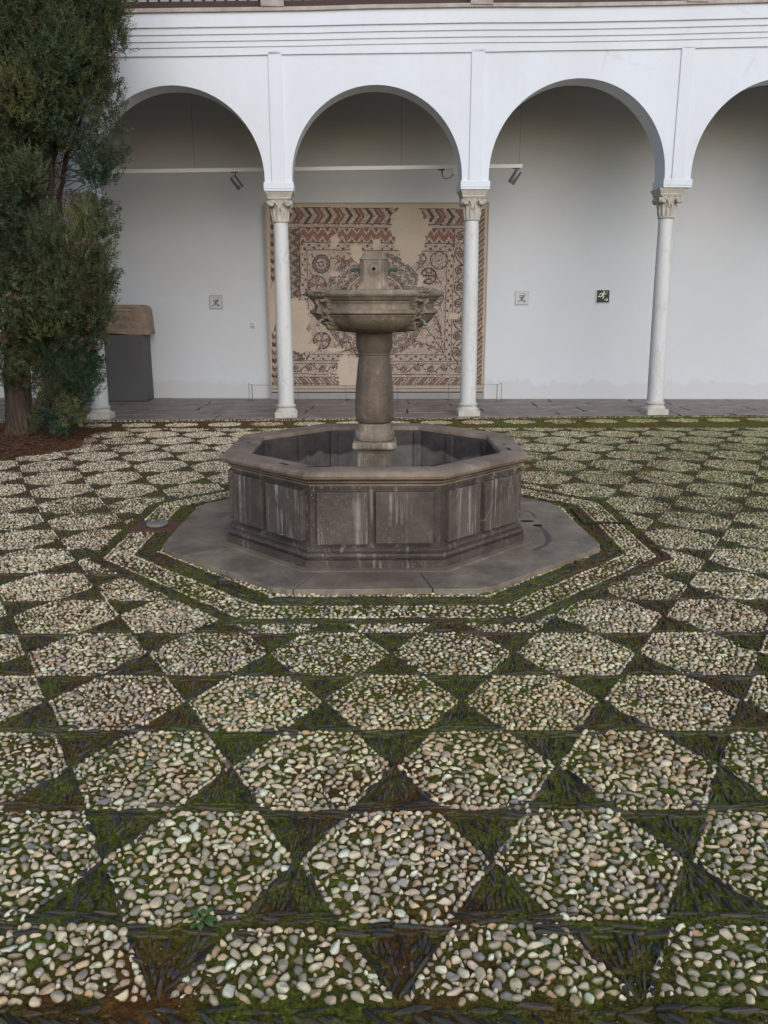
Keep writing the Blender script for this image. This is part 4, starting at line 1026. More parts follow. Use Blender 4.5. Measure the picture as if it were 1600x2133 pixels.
# great medallion
mx, my = 738, 690; r = np.hypot(wx - mx, wy - my); an = np.arctan2(wy - my, wx - mx); inside = (wy > 354) & (wy < 1001) & (lx > 301) & (lr < 1198)
line((np.abs(r - 328) < 3) & inside); ring = (r > 212) & (r < 322) & inside
paint(ring, GY); q = (an * 9.5 / PI * 2); w1 = np.sin(q * PI) * 28
paint(ring & (np.abs(r - 267 - w1) < 11), CR); paint(ring & (np.abs(r - 267 + w1) < 11) & ~((np.abs(r - 267 - w1) < 11) & (np.sin(q * PI * 2) > 0)), CR * .92)
for w_ in (w1, -w1): paint(ring & (np.abs(np.abs(r - 267 - w_) - 12.5) < 2.0), DK)
paint(ring & (np.abs(np.abs(r - 267) - 48) < 7) & (np.cos(an * 38) > .1), DK * 2)
paint((np.abs(r - 267) < 7) & ring & (np.cos(an * 19) > .75), RD)
line((np.abs(r - 208) < 2.6)); paint((r > 192) & (r < 205), CR); line(np.abs(r - 190) < 2.2)
rr = (r > 140) & (r < 187); paint(rr, CR * .9); gk = np.floor(an * 26 / PI).astype(int); gk4 = gk % 4
paint(rr & (r > 150) & (r < 178) & ((gk4 == 0) | ((gk4 == 1) & (r > 166)) | ((gk4 == 3) & (r < 161))), RD); paint(rr & (gk4 == 2) & (r > 155), BR)
line(np.abs(r - 138) < 2.2); paint(r < 134, CR * .85)
paint((r < 120) & (np.cos(an * 8) > .5), GY)
# corner medallions
def roundel(x, y, R, kind):
    r = np.hypot(wx - x, wy - y); a = np.arctan2(wy - y, wx - x); paint(r < R, CR * .95); line(np.abs(r - R) < 3.6)
    if kind == 0:
        paint((r > R * .68) & (r < R * .92), GY * .8); line(np.abs(r - R * .66) < 2); paint(r < R * (.34 + .1 * np.cos(a * 8)), DK * 2); paint(r < R * .18, CR)
    elif kind == 1:
        k = np.cos(a * 4) > 0; paint((r < R * .86) & k & (np.cos(a * 2 + 1) > 0), RD); paint((r < R * .86) & k & (np.cos(a * 2 + 1) <= 0), GY); line((r < R * .9) & (np.abs(np.cos(a * 4)) < .1)); line(np.abs(r - R * .88) < 1.6); line(np.abs(r - R * .12) < 2)
    elif kind == 2:
        line(np.abs(r - R * (.25 + .6 * np.abs(np.cos(a * 3)))) < 2.2); paint(r < R * .12, DK)
    elif kind == 3:
        line((np.abs(r - R * .88) < 1.8)); paint((r < R * .85) & (r > R * .45) & (np.cos(a * 6) > .2), RD * .9); line((np.abs(r - R * .42) < 2)); line((r < R * .42) & ((np.abs(wx - x) < 2.5) | (np.abs(wy - y) < 2.5)))
    elif kind == 4:
        line((r < R) & ((np.abs(np.hypot(wx - x + R * .55, wy - y) - R * .7) < 2) | (np.abs(np.hypot(wx - x - R * .55, wy - y) - R * .7) < 2)))
for a in ((395, 437, 55, 0), (370, 567, 57, 1), (1146, 410, 54, 2), (1080, 505, 49, 3), (1125, 640, 48, 4), (400, 915, 53, 1), (1030, 400, 32, 4), (560, 950, 30, 2)): roundel(*a)
# twigs with little red leaves
def twig(x, y, a, L, n):
    ex, ey = x + L * math.cos(a), y + L * math.sin(a); stroke([(x, y), ((x + ex) / 2 + 6, (y + ey) / 2 - 4), (ex, ey)], 1.9, DK * 1.3)
    for k in range(n):
        t = (k + 1) / (n + .3); px, py = x + (ex - x) * t, y + (ey - y) * t; sg = 1 if k % 2 else -1; b = a + sg * .8
        qx, qy = px + 21 * math.cos(b), py + 21 * math.sin(b); stroke([(px, py), (qx, qy)], 1.7, DK * 1.5)
        if k % 2 == 0: paint((np.abs(wx - qx) + np.abs(wy - qy)) < 10, RD * 1.1)
tw = random.Random(4)
for (x, y, a, L, n) in ((1175, 990, -2.2, 250, 9), (1175, 990, -2.75, 260, 9), (1170, 985, -1.75, 230, 8), (1165, 880, -1.9, 150, 6), (900, 985, -.6, 120, 5), (1120, 950, -3.0, 120, 5), (1165, 560, -2.3, 90, 4), (1160, 720, -1.7, 120, 5), (470, 980, -.9, 130, 5), (520, 990, -.3, 110, 4), (330, 985, -.2, 110, 4), (460, 400, .2, 110, 5), (500, 380, .9, 90, 4), (480, 440, -.5, 70, 3), (330, 380, 1.0, 60, 3), (320, 480, 1.2, 70, 3), (470, 620, 1.4, 60, 3), (560, 370, .4, 60, 3), (1000, 470, -.6, 60, 3), (320, 660, -.3, 50, 2), (1040, 600, 1.1, 90, 4)): twig(x, y, a, L, n)
# speckle of worn tesserae, then the plain mortar repairs
sp = rng.random(sh); img *= (.66 + .6 * sp)[..., None]; img *= (.8 + .4 * nz(9, 41))[..., None]; img[(rng.random(sh) < .14)] *= .55; img[(rng.random(sh) < .07)] *= 1.3; img = img * .93 + .012
ed = (nz(22, 6) - .5) * 34 + (nz(7, 7) - .5) * 14
def blob(x, y, rx, ry): return (((cx - x) / rx) ** 2 + ((cy - y) / ry) ** 2) ** .5 - 1
def patch(m): img[m] = BG * (1 + .05 * (nz(60, 12)[m] - .5))[:, None]
pa = np.minimum.reduce([blob(965, 210, 125, 90) * 100, blob(960, 130, 75, 60) * 80, blob(965, 300, 95, 90) * 90, blob(960, 385, 55, 60) * 60, blob(880, 140, 40, 25) * 30])
pa = np.minimum(pa, np.minimum.reduce([blob(225, 770, 95, 130) * 90, blob(250, 900, 80, 90) * 80, blob(320, 960, 60, 26) * 40, blob(480, 975, 60, 12) * 20]))
pa = np.minimum(pa, np.minimum.reduce([blob(570, 1100, 78, 85) * 80, blob(600, 1180, 100, 70) * 70, blob(560, 1040, 40, 40) * 40]))
for b in ((480, 300, 28, 40), (622, 372, 42, 50), (745, 315, 26, 32), (1028, 548, 20, 46), (1240, 757, 30, 20), (478, 496, 30, 18), (90, 700, 18, 160), (740, 620, 40, 14)): pa = np.minimum(pa, blob(*b) * (sum(b[2:]) / 2))
patch(pa + ed < 0)
edge = (cx < 66 + (cy - 85) * .018 + ed * .15) | (cx > 1440 - (cy - 85) * .02 + ed * .1) | (cy < 97 + ed * .12) | (cy > 1240 + ed * .1)
patch(edge)
Xw = -1.837 + U * 3.455; Zw = 3.035 - V_ * 2.93; nr, nc = sh
# one quad per tessera, each with its own colour
X4 = np.stack([Xw[:-1, :-1], Xw[:-1, 1:], Xw[1:, 1:], Xw[1:, :-1]], -1); Z4 = np.stack([Zw[:-1, :-1], Zw[:-1, 1:], Zw[1:, 1:], Zw[1:, :-1]], -1)
c4 = np.repeat(img[:-1, :-1].reshape(-1, 1, 3), 4, 1).reshape(-1, 3)
Vm = np.stack([X4.ravel() - mos.location.x, np.full(X4.size, PY0 - .0025) - mos.location.y, Z4.ravel()], -1); Fm = np.arange(X4.size).reshape(-1, 4)[:, ::-1]
o = raw('mosaic_face', Vm, Fm, M['mosaic'], c4, smooth=False); o.parent = mos
p = MB(); p.box(-1.837, 1.618, PY0, PY0 + .05, .24, 3.037); obj('backing_board', p, M['frame'], mos)
for (a, b, c_, d_) in ((-1.862, -1.837, .12, 3.06), (1.618, 1.640, .12, 3.06)):
    p = MB(); p.box(a, b, PY0 - .012, PY0 + .05, c_, d_); obj('frame_strip', p, M['frame'], mos, bevel=.003)
p = MB(); p.box(-1.837, 1.618, PY0 - .012, PY0 + .05, 3.037, 3.06); obj('frame_strip', p, M['frame'], mos, bevel=.003)
p = MB(); p.box(-1.837, 1.618, PY0 - .016, PY0 + .05, .185, .24); p.box(-1.837, 1.618, PY0 - .03, PY0 + .05, .135, .178); obj('frame_strip', p, M['frame'], mos, bevel=.003)
p = MB(); p.box(-1.86, 1.64, PY0 - .02, PY0 + .04, .015, .118); obj('footing', p, simple('grey_footing', (.27, .265, .26, 1), .6), mos, bevel=.003)
p = MB(); p.box(-1.85, 1.63, PY0 - .01, PY0 + .04, .118, .135); obj('shadow_gap', p, M['joint'], mos)

# barrier
bar = thing('low_barrier', 'thin grey metal rail barrier standing before the mosaic', 'barrier', (0, 13.2, 0))
bx = [-2.105, -1.371, -.608, .215, 1.03, 1.80]; BY = 13.20; bh = .285
for x in bx + [(-2.19), (1.90)]:
    y = BY if x in bx else 13.42
    hh_ = bh + (.01 if x in (bx[0], bx[-1], -2.19, 1.90) else -.012)
    p = MB(); p.tube([(x, y, .01), (x, y, hh_)], .0055 if x in (bx[0], bx[-1]) else .004, 8); obj('post', p, M['steel'], bar, smooth=True)
    p = MB(); p.lathe([(.022, .012), (.022, .018), (.006, .021)], (x, y), 16); obj('post_foot', p, M['steel'], bar)
p = MB(); pts = [(-2.19, 13.42, bh), (bx[0], BY, bh)] + [(x, BY, bh - .012) for x in bx[1:-1]] + [(bx[-1], BY, bh), (1.90, 13.42, bh)]; p.tube(pts, .0032, 8); obj('rail', p, M['steel'], bar)
tmp = 0

# ------------------------------------------------------------------ signs and labels
def text_mb(txt, size, M4, ext=.0004, sx=1.):
    cu = bpy.data.curves.new('t', 'FONT'); cu.body = txt; cu.size = size; cu.align_x = 'CENTER'; cu.align_y = 'CENTER'; cu.extrude = ext; cu.resolution_u = 3
    o = bpy.data.objects.new('t', cu); C.link(o); dg = bpy.context.evaluated_depsgraph_get(); me = bpy.data.meshes.new_from_object(o.evaluated_get(dg))
    R = Matrix.Rotation(PI / 2, 4, 'X'); v = [tuple(M4 @ (R @ Vector((q.co.x * sx, q.co.y, q.co.z)))) for q in me.vertices]; f = [tuple(pq.vertices) for pq in me.polygons]
    bpy.data.objects.remove(o); bpy.data.curves.remove(cu); bpy.data.meshes.remove(me)
    mb = MB(); mb.add(v, f); return mb
def disc(cx_, cz_, r, n=24): return [(cx_ + r * math.cos(2 * PI * i / n), cz_ + r * math.sin(2 * PI * i / n)) for i in range(n)]
def bar2(x0, z0, x1, z1, w_):
    d = Vector((x1 - x0, z1 - z0)).normalized(); nx, nz_ = -d.y * w_, d.x * w_
    return [(x0 + nx, z0 + nz_), (x0 - nx, z0 - nz_), (x1 - nx, z1 - nz_), (x1 + nx, z1 + nz_)]
def ring2(cx_, cz_, r, w_, a0, a1, n=18):
    o_ = [(cx_ + (r + w_) * math.cos(a0 + (a1 - a0) * i / n), cz_ + (r + w_) * math.sin(a0 + (a1 - a0) * i / n)) for i in range(n + 1)]
    return o_ + [(cx_ + (r - w_) * math.cos(a0 + (a1 - a0) * i / n), cz_ + (r - w_) * math.sin(a0 + (a1 - a0) * i / n)) for i in range(n, -1, -1)]
def flat(name, polys, mat, par, Mx, y=-.0005, t=.0008):
    mb = MB()
    for pl in polys: mb.prism(pl, y - t, y, Mx)
    return obj(name, mb, mat, par)
def no_touch(px, py, lab):
    q = at(px, py, Y=13.68); y = WY(q.x); q = at(px, py, Y=y)
    s = thing('no_touching_sign', lab, 'sign', (q.x, y, q.z - .105), 'no touching signs on the gallery wall')
    Mx = Matrix.Translation((q.x, y, q.z)) @ Matrix.Rotation(math.atan(-.030), 4, 'Z')
    p = MB(); p.box(-.107, .107, -.012, .002, -.107, .107, Mx); obj('frame', p, M['signframe'], s, bevel=.003)
    p = MB(); p.box(-.094, .094, -.0145, -.010, -.094, .094, Mx); obj('plate', p, M['signwhite'], s)
    yy = -.0152
    flat('capital_pictogram', [ring2(-.026, .020, .014, .004, .3, 5.6), ring2(.026, .020, .014, .004, -2.5, 2.8), bar2(-.03, .036, .03, .036, .0045), [(-.014, .016), (.014, .016), (.011, -.030), (-.011, -.030)]], M['signdark'], s, Mx, yy)
    flat('hand_pictogram', [disc(-.002, -.040, .016), bar2(.010, -.03, .024, -.004, .005), bar2(-.008, -.03, -.006, .0, .005)], M['signmid'], s, Mx, yy - .001)
    flat('round_stamp', [disc(.040, -.050, .022)], M['signmid'], s, Mx, yy)
    flat('red_slash', [bar2(-.062, -.068, .062, .062, .0045)], M['signred'], s, Mx, yy - .002)
    mb = text_mb('NO TOCAR', .019, Mx @ Matrix.Translation((0, yy - .0006, .073))); obj('caption', mb, M['signdark'], s, fix=False)
no_touch(450, 629, 'small square no touching sign left of the mosaic'); no_touch(1087, 621, 'small square no touching sign right of the mosaic')
q = at(1256, 618, Y=WY(3.5)); s = thing('exit_sign', 'dark green exit sign with running figure and right arrow', 'sign', (q.x, q.y, q.z - .105))
Mx = Matrix.Translation(q) @ Matrix.Rotation(math.atan(-.030), 4, 'Z')
p = MB(); p.box(-.115, .115, -.010, .002, -.112, .112, Mx); obj('frame', p, M['signwhite'], s, bevel=.003)
p = MB(); p.box(-.098, .098, -.0125, -.008, -.096, .096, Mx); obj('plate', p, M['signgreen'], s)
yy = -.0130
flat('running_figure', [disc(.012, .070, .013), [(-.020, .052), (.012, .056), (.008, .012), (-.018, .010)], bar2(-.018, .050, -.050, .040, .006), bar2(-.050, .042, -.056, .020, .006), bar2(.010, .050, .030, .030, .006), bar2(.028, .032, .052, .042, .006),
     bar2(-.012, .014, -.040, -.006, .008), bar2(-.040, -.002, -.078, .0, .007), bar2(.0, .014, .012, -.012, .008), bar2(.010, -.010, -.004, -.034, .007)], M['signcream'], s, Mx, yy)
flat('door_outline', [bar2(.03, .062, .072, .078, .0025), bar2(.05, .048, .075, .072, .0025)], M['signmid'], s, Mx, yy)
flat('arrow', [bar2(.02, -.052, .075, -.052, .0045), bar2(.055, -.030, .078, -.052, .0045), bar2(.055, -.074, .078, -.052, .0045)], M['signcream'], s, Mx, yy)
q = at(526.3, 678.5, Y=WY(-2.1)); s = thing('wall_label', 'small white text label on the wall beside the mosaic', 'label', (q.x, q.y, q.z - .055))
Mx = Matrix.Translation(q) @ Matrix.Rotation(math.atan(-.030), 4, 'Z'); p = MB(); p.box(-.052, .052, -.004, .001, -.062, .062, Mx); obj('card', p, M['labelwhite'], s, bevel=.001)
flat('printed_lines', [bar2(-.040, .045, -.012, .045, .003)] + [bar2(-.040, .036 - k * .008, (.02, .036, .03)[k % 3], .036 - k * .008, .0022) for k in range(3)] + [bar2(-.038, -.002 - k * .0075, (.04, .042, .025, .04, .036, .041)[k], -.002 - k * .0075, .0022) for k in range(6)], M['signmid'], s, Mx, -.0045)

# ------------------------------------------------------------------ track lights
tz = lambda x: 3.412 + .0115 * x
tr = thing('lighting_track', 'long white lighting track hung on cables inside the gallery', 'track', (-1, 12.6, 3.4))
p = MB(); n = 2
v = [(x, 12.6 + dy, tz(x) + dz) for x in (-7.5, 1.975) for dy, dz in ((-.02, -.025), (.02, -.025), (.02, .027), (-.02, .027))]
p.add(v, [(0, 1, 2, 3), (7, 6, 5, 4), (0, 4, 5, 1), (1, 5, 6, 2), (2, 6, 7, 3), (3, 7, 4, 0)]); obj('rail', p, M['trackwhite'], tr, bevel=.002)
for x in (-5.6, -2.70, .25, 1.93):
    p = MB(); p.tube([(x, 12.6, tz(x) + .02), (x, 12.6, 4.6)], .0018, 6); obj('hanging_cable', p, M['steel'], tr)
    p = MB(); p.box(x - .035, x + .035, 12.59, 12.61, tz(x) + .018, tz(x) + .026); obj('cable_clip', p, M['steel'], tr)
def spot(px, py, lab, a):
    q = at(px, py, Y=12.6); top = tz(q.x) - .02
    s = thing('spotlight', lab, 'spotlight', (q.x, 12.6, top), 'spotlights on the white track')
    sg = 1 if a > 0 else -1
    p = MB(); p.box(q.x - sg * .02 - .05, q.x - sg * .02 + .045, 12.585, 12.615, top - .016, top); obj('adapter', p, M['black'], s, bevel=.002)
    p = MB(); p.tube([(q.x - sg * .01, 12.6, top - .014), (q.x - sg * .01, 12.6, top - .06), (q.x - sg * .02, 12.6, top - .08)], .006, 8); obj('stem', p, M['black'], s)
    d = Vector((math.sin(a), .25, -math.cos(a))).normalized(); c = Vector((q.x, 12.6, q.z)); L = .098
    p = MB(); p.tube([c - d * L, c - d * (L - .006), c + d * (L - .03), c + d * (L - .029), c + d * L], [.046, .051, .051, .053, .053], 28); obj('lamp_body', p, M['lampgrey'], s, smooth=True, angle=40)
    p = MB(); p.tube([c + d * L, c + d * (L + .0015)], [.038, .038], 24); obj('lens', p, M['black'], s)
spot(493, 379, 'grey cylinder spotlight on the track above the left sign', .62); spot(1073, 369, 'grey cylinder spotlight at the right end of the track', -.55)
q = at(920, 352, Y=12.6); s = thing('track_feed', 'black track connector with hanging cable beside the middle column', 'connector', (q.x, 12.6, tz(q.x)))
p = MB(); p.box(q.x - .05, q.x + .045, 12.585, 12.615, tz(q.x) - .042, tz(q.x) - .021); p.tube([(q.x + .01, 12.6, tz(q.x) - .04), (q.x + .01, 12.6, tz(q.x) - .09)], .009, 8); obj('adapter', p, M['black'], s)
p = MB(); p.tube([(q.x + .01 + .085 * (1 - math.cos(t * PI)) , 12.6, tz(q.x) - .09 - .09 * math.sin(t * PI) + t * .06) for t in np.linspace(0, 1, 14)], .005, 6); obj('cable', p, M['black'], s, smooth=True)
p = MB(); p.box(q.x + .17, q.x + .23, 12.58, 12.62, tz(q.x) - .10, tz(q.x) - .022); obj('junction_box', p, M['trackwhite'], s, bevel=.003)

# ------------------------------------------------------------------ inscribed stone on its pedestal
pd = thing('display_pedestal', 'tall charcoal grey pedestal under the inscribed stone at left', 'pedestal', (-4.6, 13.38, 0))
p = MB(); p.box(-5.45, -3.80, 13.23, 13.66, .03, 1.065); obj('body', p, M['plinthgrey'], pd, bevel=.004)
p = MB(); p.box(-5.43, -3.82, 13.25, 13.66, .012, .032); obj('recessed_foot', p, M['black'], pd)
al = thing('inscribed_stone', 'worn sandstone block with Roman inscription on the grey pedestal', 'inscribed stone', (-4.6, 13.4, 1.066))
bm = bmesh.new(); bmesh.ops.create_cube(bm, size=1); bmesh.ops.subdivide_edges(bm, edges=bm.edges, cuts=40, use_grid_fill=True)
x0, x1, y0, y1, z0, z1 = -5.40, -3.70, 13.27, 13.62, 1.067, 1.525
for vtx in bm.verts:
    x, y, z = vtx.co.x + .5, vtx.co.y + .5, vtx.co.z + .5
    X = x0 + (x1 - x0) * x; Z = z0 + (z1 - z0) * z; Y = y0 + (y1 - y0) * y
    X -= max(0, z - .1) * .035 * x                    # the end slopes in
    ed_ = min(1 - x, .06) / .06; X -= (1 - ed_) ** 2 * 0; 
    cz_ = max(0, (z - .86) / .14); cxx = max(0, (x - .93) / .07); 
    if cz_ > 0 and cxx > 0: Z -= .022 * cz_ * cxx; X -= .03 * cz_ * cxx
    if y < .5 and x < .86:
        if .68 < z < .78: Y += .014
        elif .84 < z < .88: Y += .010
    if z < .12 and .35 < (x * 1.0) < .82 and y < .5: Y += .012 * math.sin((x - .35) / .47 * PI); Z += .025 * math.sin((x - .35) / .47 * PI) * (z < .06)
    nzv = (fbm(np.array([X * 7 + Y * 5]), np.array([Z * 7 + Y * 3]), 3, 4)[0] - .5)
    Y += nzv * .014; X += nzv * .008 * (x > .98); Z += nzv * .012 * (z > .9)
    vtx.co = (X - al.location.x, Y - al.location.y, Z - al.location.z)
me = bpy.data.meshes.new('block'); bm.to_mesh(me); bm.free(); me.materials.append(M['altar']); o = bpy.data.objects.new('block', me); C.link(o); o.parent = al
for txt, zz, xx in (('M.AVRANVIIVNS', 1.315, -4.42), ('IN.INPOSIVERVN', 1.195, -4.42)):
    mb = text_mb(txt, .125, Matrix.Translation((xx, 13.262, zz)), .004, 1.15); obj('inscription', mb, simple('letter_shadow_stone', (.215, .165, .12, 1), .95), al, fix=False)

# ------------------------------------------------------------------ cypress
tx_, ty_ = -4.42, 9.95
tree = thing('cypress_tree', 'dark green cypress with leaning brown trunk at left edge', 'tree', (tx_, ty_, 0))
def trunk_tube(pts, rads, name, n=18, ridges=7):
    pts = [Vector(q) for q in pts]; v = []; f = []; t_ = np.linspace(0, len(pts) - 1, len(pts) * 6); 
    P = [pts[int(a)].lerp(pts[min(int(a) + 1, len(pts) - 1)], a - int(a)) for a in t_]; Rr_ = np.interp(t_, range(len(rads)), rads)
    for i, (q, r) in enumerate(zip(P, Rr_)):
        for k in range(n):
            a = 2 * PI * k / n; rr = r * (1 + .10 * math.sin(ridges * a + i * .15) + .05 * math.sin(3 * a + i * .2)); v.append((q.x + rr * math.cos(a), q.y + rr * math.sin(a), q.z))
    m_ = len(P)
    for j in range(m_ - 1):
        for k in range(n): w2 = (k + 1) % n; f.append((j * n + k, j * n + w2, (j + 1) * n + w2, (j + 1) * n + k))
    mb = MB(); mb.add(v, f); return obj(name, mb, M['bark'], tree, smooth=True)
trunk_tube([(tx_, ty_, -.03), (tx_ + .005, ty_, .12), (tx_ + .02, ty_, .35), (tx_ + .06, ty_, .9), (tx_ + .10, ty_ + .03, 1.6), (tx_ + .18, ty_ + .1, 2.4), (tx_ + .25, ty_ + .15, 3.4), (tx_ + .3, ty_ + .2, 5), (tx_ + .3, ty_ + .2, 7)], [.20, .165, .145, .13, .125, .115, .10, .07, .03], 'trunk')
def stem(pts, rads): 
    mb = MB(); P = []; R_2 = []
    for i in range(len(pts) - 1):
        for t in np.linspace(0, 1, 5)[:-1]:
            q = Vector(pts[i]).lerp(Vector(pts[i + 1]), t); P.append(q + Vector(rng.normal(0, .008, 3))); R_2.append(rads[i] * (1 - t) + rads[i + 1] * t)
    P.append(Vector(pts[-1])); R_2.append(rads[-1]); mb.tube(P, R_2, 7); return mb
def W(px, py, Y): return at(px, py, Y=Y)
for pts, rads in (([W(112, 470, 9.8), W(108, 400, 9.8), W(112, 330, 9.85), W(125, 270, 9.9), W(130, 200, 9.9)], [.04, .034, .032, .026, .02]),
                  ([W(120, 455, 9.95), W(128, 380, 9.95), W(140, 330, 9.9), W(160, 280, 9.85), W(178, 220, 9.8)], [.03, .026, .024, .02, .012]),
                  ([W(70, 850, 9.85), W(85, 815, 9.75), W(110, 785, 9.7), W(140, 770, 9.6)], [.02, .016, .012, .008]),
                  ([W(16, 850, 9.95), W(10, 780, 9.95), W(14, 700, 9.95), W(22, 650, 9.95)], [.025, .022, .02, .012]),
                  ([W(60, 600, 9.9), W(85, 540, 9.85), W(112, 470, 9.8)], [.08, .06, .045]),
                  ([W(55, 560, 9.95), W(95, 500, 9.95), W(122, 455, 9.95)], [.06, .045, .032])):
    obj('limb', stem(pts, rads), M['bark'], tree, smooth=True)
tw_mb = MB()
for k in range(90):       # bare twigs in the hollow
    a = W(rng.uniform(105, 150), rng.uniform(290, 480), 9.85); b = a + Vector((rng.uniform(-.35, .45), rng.uniform(-.25, .3), rng.uniform(-.12, .3)))
    m_ = (a + b) / 2 + Vector((0, 0, rng.uniform(-.05, .05))); tw_mb.tube([a, m_, b], [.006, .004, .002], 4)
for k in range(60):
    a = Vector((tx_ + .1 + rng.uniform(-.1, .1), ty_, rng.uniform(.5, 5))); b = a + Vector((rng.uniform(-1.2, 1.2), rng.uniform(-.9, .4), rng.uniform(.1, .6)))
    tw_mb.tube([a, (a + b) / 2 + Vector((0, 0, .05)), b], [.014, .009, .003], 4)
tag(obj('twigs', tw_mb, M['bark'], tree), None, None, None, 'stuff')
# foliage: templates of scale-leaf sprays
def spray(kind):
    V = []; Ff = []
    def blade(o_, d, L, wd):
        d = d / np.linalg.norm(d); s = np.cross(d, rng.normal(size=3)); s /= np.linalg.norm(s); i = len(V)
        V.extend([o_ - s * wd * .5, o_ + d * L * .5 - s * wd, o_ + d * L, o_ + d * L * .5 + s * wd]); Ff.append((i, i + 1, i + 2, i + 3))
    L = .13 if kind == 0 else .09
    for k in range(26 if kind == 0 else 30):
        t = rng.uniform(.05, 1); o_ = np.array([rng.normal() * .006, rng.normal() * .006, t * L]); sp_ = 1.0 - .5 * t if kind == 0 else 1.3
        d = np.array([rng.normal() * sp_, rng.normal() * sp_, 1.1 if kind == 0 else .5]); blade(o_, d, rng.uniform(.020, .046), rng.uniform(.0022, .0044))
    return np.array(V), np.array(Ff)
sprs = [spray(0) for _ in range(10)] + [spray(1) for _ in range(10)]
clumps = []     # centre, radius, yellowness
def crownR(px_y):   # right silhouette in survey px
    return np.interp(px_y, [-300, 0, 60, 110, 160, 210, 250, 300, 345, 390, 440, 500, 550, 600, 650, 690], [225, 262, 262, 258, 250, 252, 262, 262, 248, 238, 243, 247, 240, 240, 232, 215])
cnt = 0
while cnt < 330:
    py = rng.uniform(-330, 680); px = rng.uniform(-330, 262); r = rng.uniform(.14, .30); pr = r * 165
    if px > crownR(py) - pr * .92: continue
    if px < -60 and rng.uniform() < .45: continue
    if 98 - pr * .6 < px < 172 + pr * .6 and 285 - pr * .5 < py < 470 + pr * .5: continue
    if px < 75 and py > 600: continue
    cxn = (px - 20) / 245.; Yc = ty_ + .05 - math.sqrt(max(0, 1 - cxn * cxn)) * 1.05 * rng.uniform(.55, 1.0)
    if 60 < px < 215 and 240 < py < 520: Yc = ty_ - .1 + rng.uniform(-.5, .0)
    clumps.append((W(px, py, Yc), r)); cnt += 1
for k in range(70):      # back of the crown
    py = rng.uniform(-330, 640); px = rng.uniform(-300, 240); r = rng.uniform(.2, .34)
    if px > crownR(py) - r * 150 or (60 < px < 225 and 235 < py < 520): continue
    clumps.append((W(px, py, ty_ + rng.uniform(.1, .8)), r))
for (px, py, pr) in ((35, 725, 36), (12, 758, 26), (90, 690, 40), (130, 650, 50), (165, 700, 42), (192, 650, 38), (120, 760, 42), (165, 762, 40), (200, 715, 22), (190, 795, 24), (168, 815, 30), (130, 820, 30), (88, 800, 26), (105, 862, 22), (85, 880, 16), (150, 862, 24), (128, 885, 18), (55, 772, 28), (200, 765, 18), (205, 570, 36), (140, 600, 45), (90, 620, 42), (60, 590, 40), (110, 730, 35), (70, 745, 30), (10, 640, 32), (-40, 700, 50), (-60, 780, 40), (150, 840, 20), (20, 800, 14), (100, 835, 20), (175, 740, 30), (8, 690, 24), (212, 640, 20), (60, 660, 30), (195, 690, 22), (150, 560, 50), (60, 540, 50), (100, 560, 40)):
    clumps.append((W(px, py, ty_ - rng.uniform(.1, .65)), pr / 172))
clumps = [(c, r) for c, r in clumps for _ in (0,)]
Vs, Fs, Cs = [], [], []; base = 0
for (c, r) in clumps:
    n = int(150 * (r / .22) ** 2) + 30; yel = rng.uniform() ** 2; cold = rng.uniform(); dead = rng.uniform() < .07; kind = rng.uniform() < .6
    bri = rng.uniform(.75, 1.7); d = rng.normal(size=(n, 3)); d /= np.linalg.norm(d, axis=1)[:, None]
    d[:, 2] *= .9; rad = r * rng.uniform(.45, 1.08, n) * (1 + .18 * np.sin(d[:, 0] * 5 + c.x * 9) + .15 * np.sin(d[:, 2] * 6 + c.z * 7))
    P = np.array(c)[None] + d * rad[:, None] * np.array([.86, .9, 1.45])
    for i in range(n):
        sv, sf = sprs[rng.integers(10) + (0 if kind else 10)]
        ax = d[i] * .75 + np.array([0, -.05, 1.15 if kind else .6]) + rng.normal(0, .25, 3); ax /= np.linalg.norm(ax)
        s1 = np.cross(ax, [.3, .9, .1]); s1 /= np.linalg.norm(s1); s2 = np.cross(ax, s1); sc = rng.uniform(.7, 1.2)
        Vs.append((sv[:, 0:1] * s1 + sv[:, 1:2] * s2 + sv[:, 2:3] * ax) * sc + P[i]); Fs.append(sf + base); base += len(sv)
        g = np.array([.046, .062, .032]) * (1 - yel) + np.array([.088, .094, .034]) * yel
        if cold > .75: g = np.array([.032, .058, .030])
        if dead and rng.uniform() < .35 or rng.uniform() < .015: g = np.array([.12, .068, .040])
        g = g * bri * rng.uniform(.55, 1.6) * (1 + .0 * i)
        Cs.append(np.tile(g, (len(sv), 1)) * rng.uniform(.8, 1.2, (len(sv) // 4, 1)).repeat(4, 0))
Vt = np.concatenate(Vs) - np.array([tx_, ty_, 0]); o = raw('crown', Vt, np.concatenate(Fs), M['leaf'], np.concatenate(Cs), smooth=False); o.parent = tree
# needle litter at the foot
Nn = 26000; a = rng.uniform(0, 2 * PI, Nn); rr = np.sqrt(rng.uniform(0, 1, Nn)) * 1.75; X = -4.75 + rr * np.cos(a); Y = 9.5 + rr * np.sin(a) * 1.1; k = (rr < .95 + .6 * rng.uniform(size=Nn)) & (Y < ARY(X) - .1); X, Y = X[k], Y[k]; Nn = len(X)
L = rng.uniform(.015, .04, Nn); an = rng.uniform(0, PI, Nn); wd = rng.uniform(.002, .005, Nn); z = .008 + rng.uniform(0, .02, Nn)
dx, dy = np.cos(an) * L, np.sin(an) * L; ex, ey = -np.sin(an) * wd, np.cos(an) * wd; tz_ = rng.uniform(-.01, .012, Nn)
Vn = np.stack([np.stack([X - dx, Y - dy, z], 1), np.stack([X + ex, Y + ey, z + .006], 1), np.stack([X + dx, Y + dy, z + tz_], 1), np.stack([X - ex, Y - ey, z + .002], 1)], 1).reshape(-1, 3)
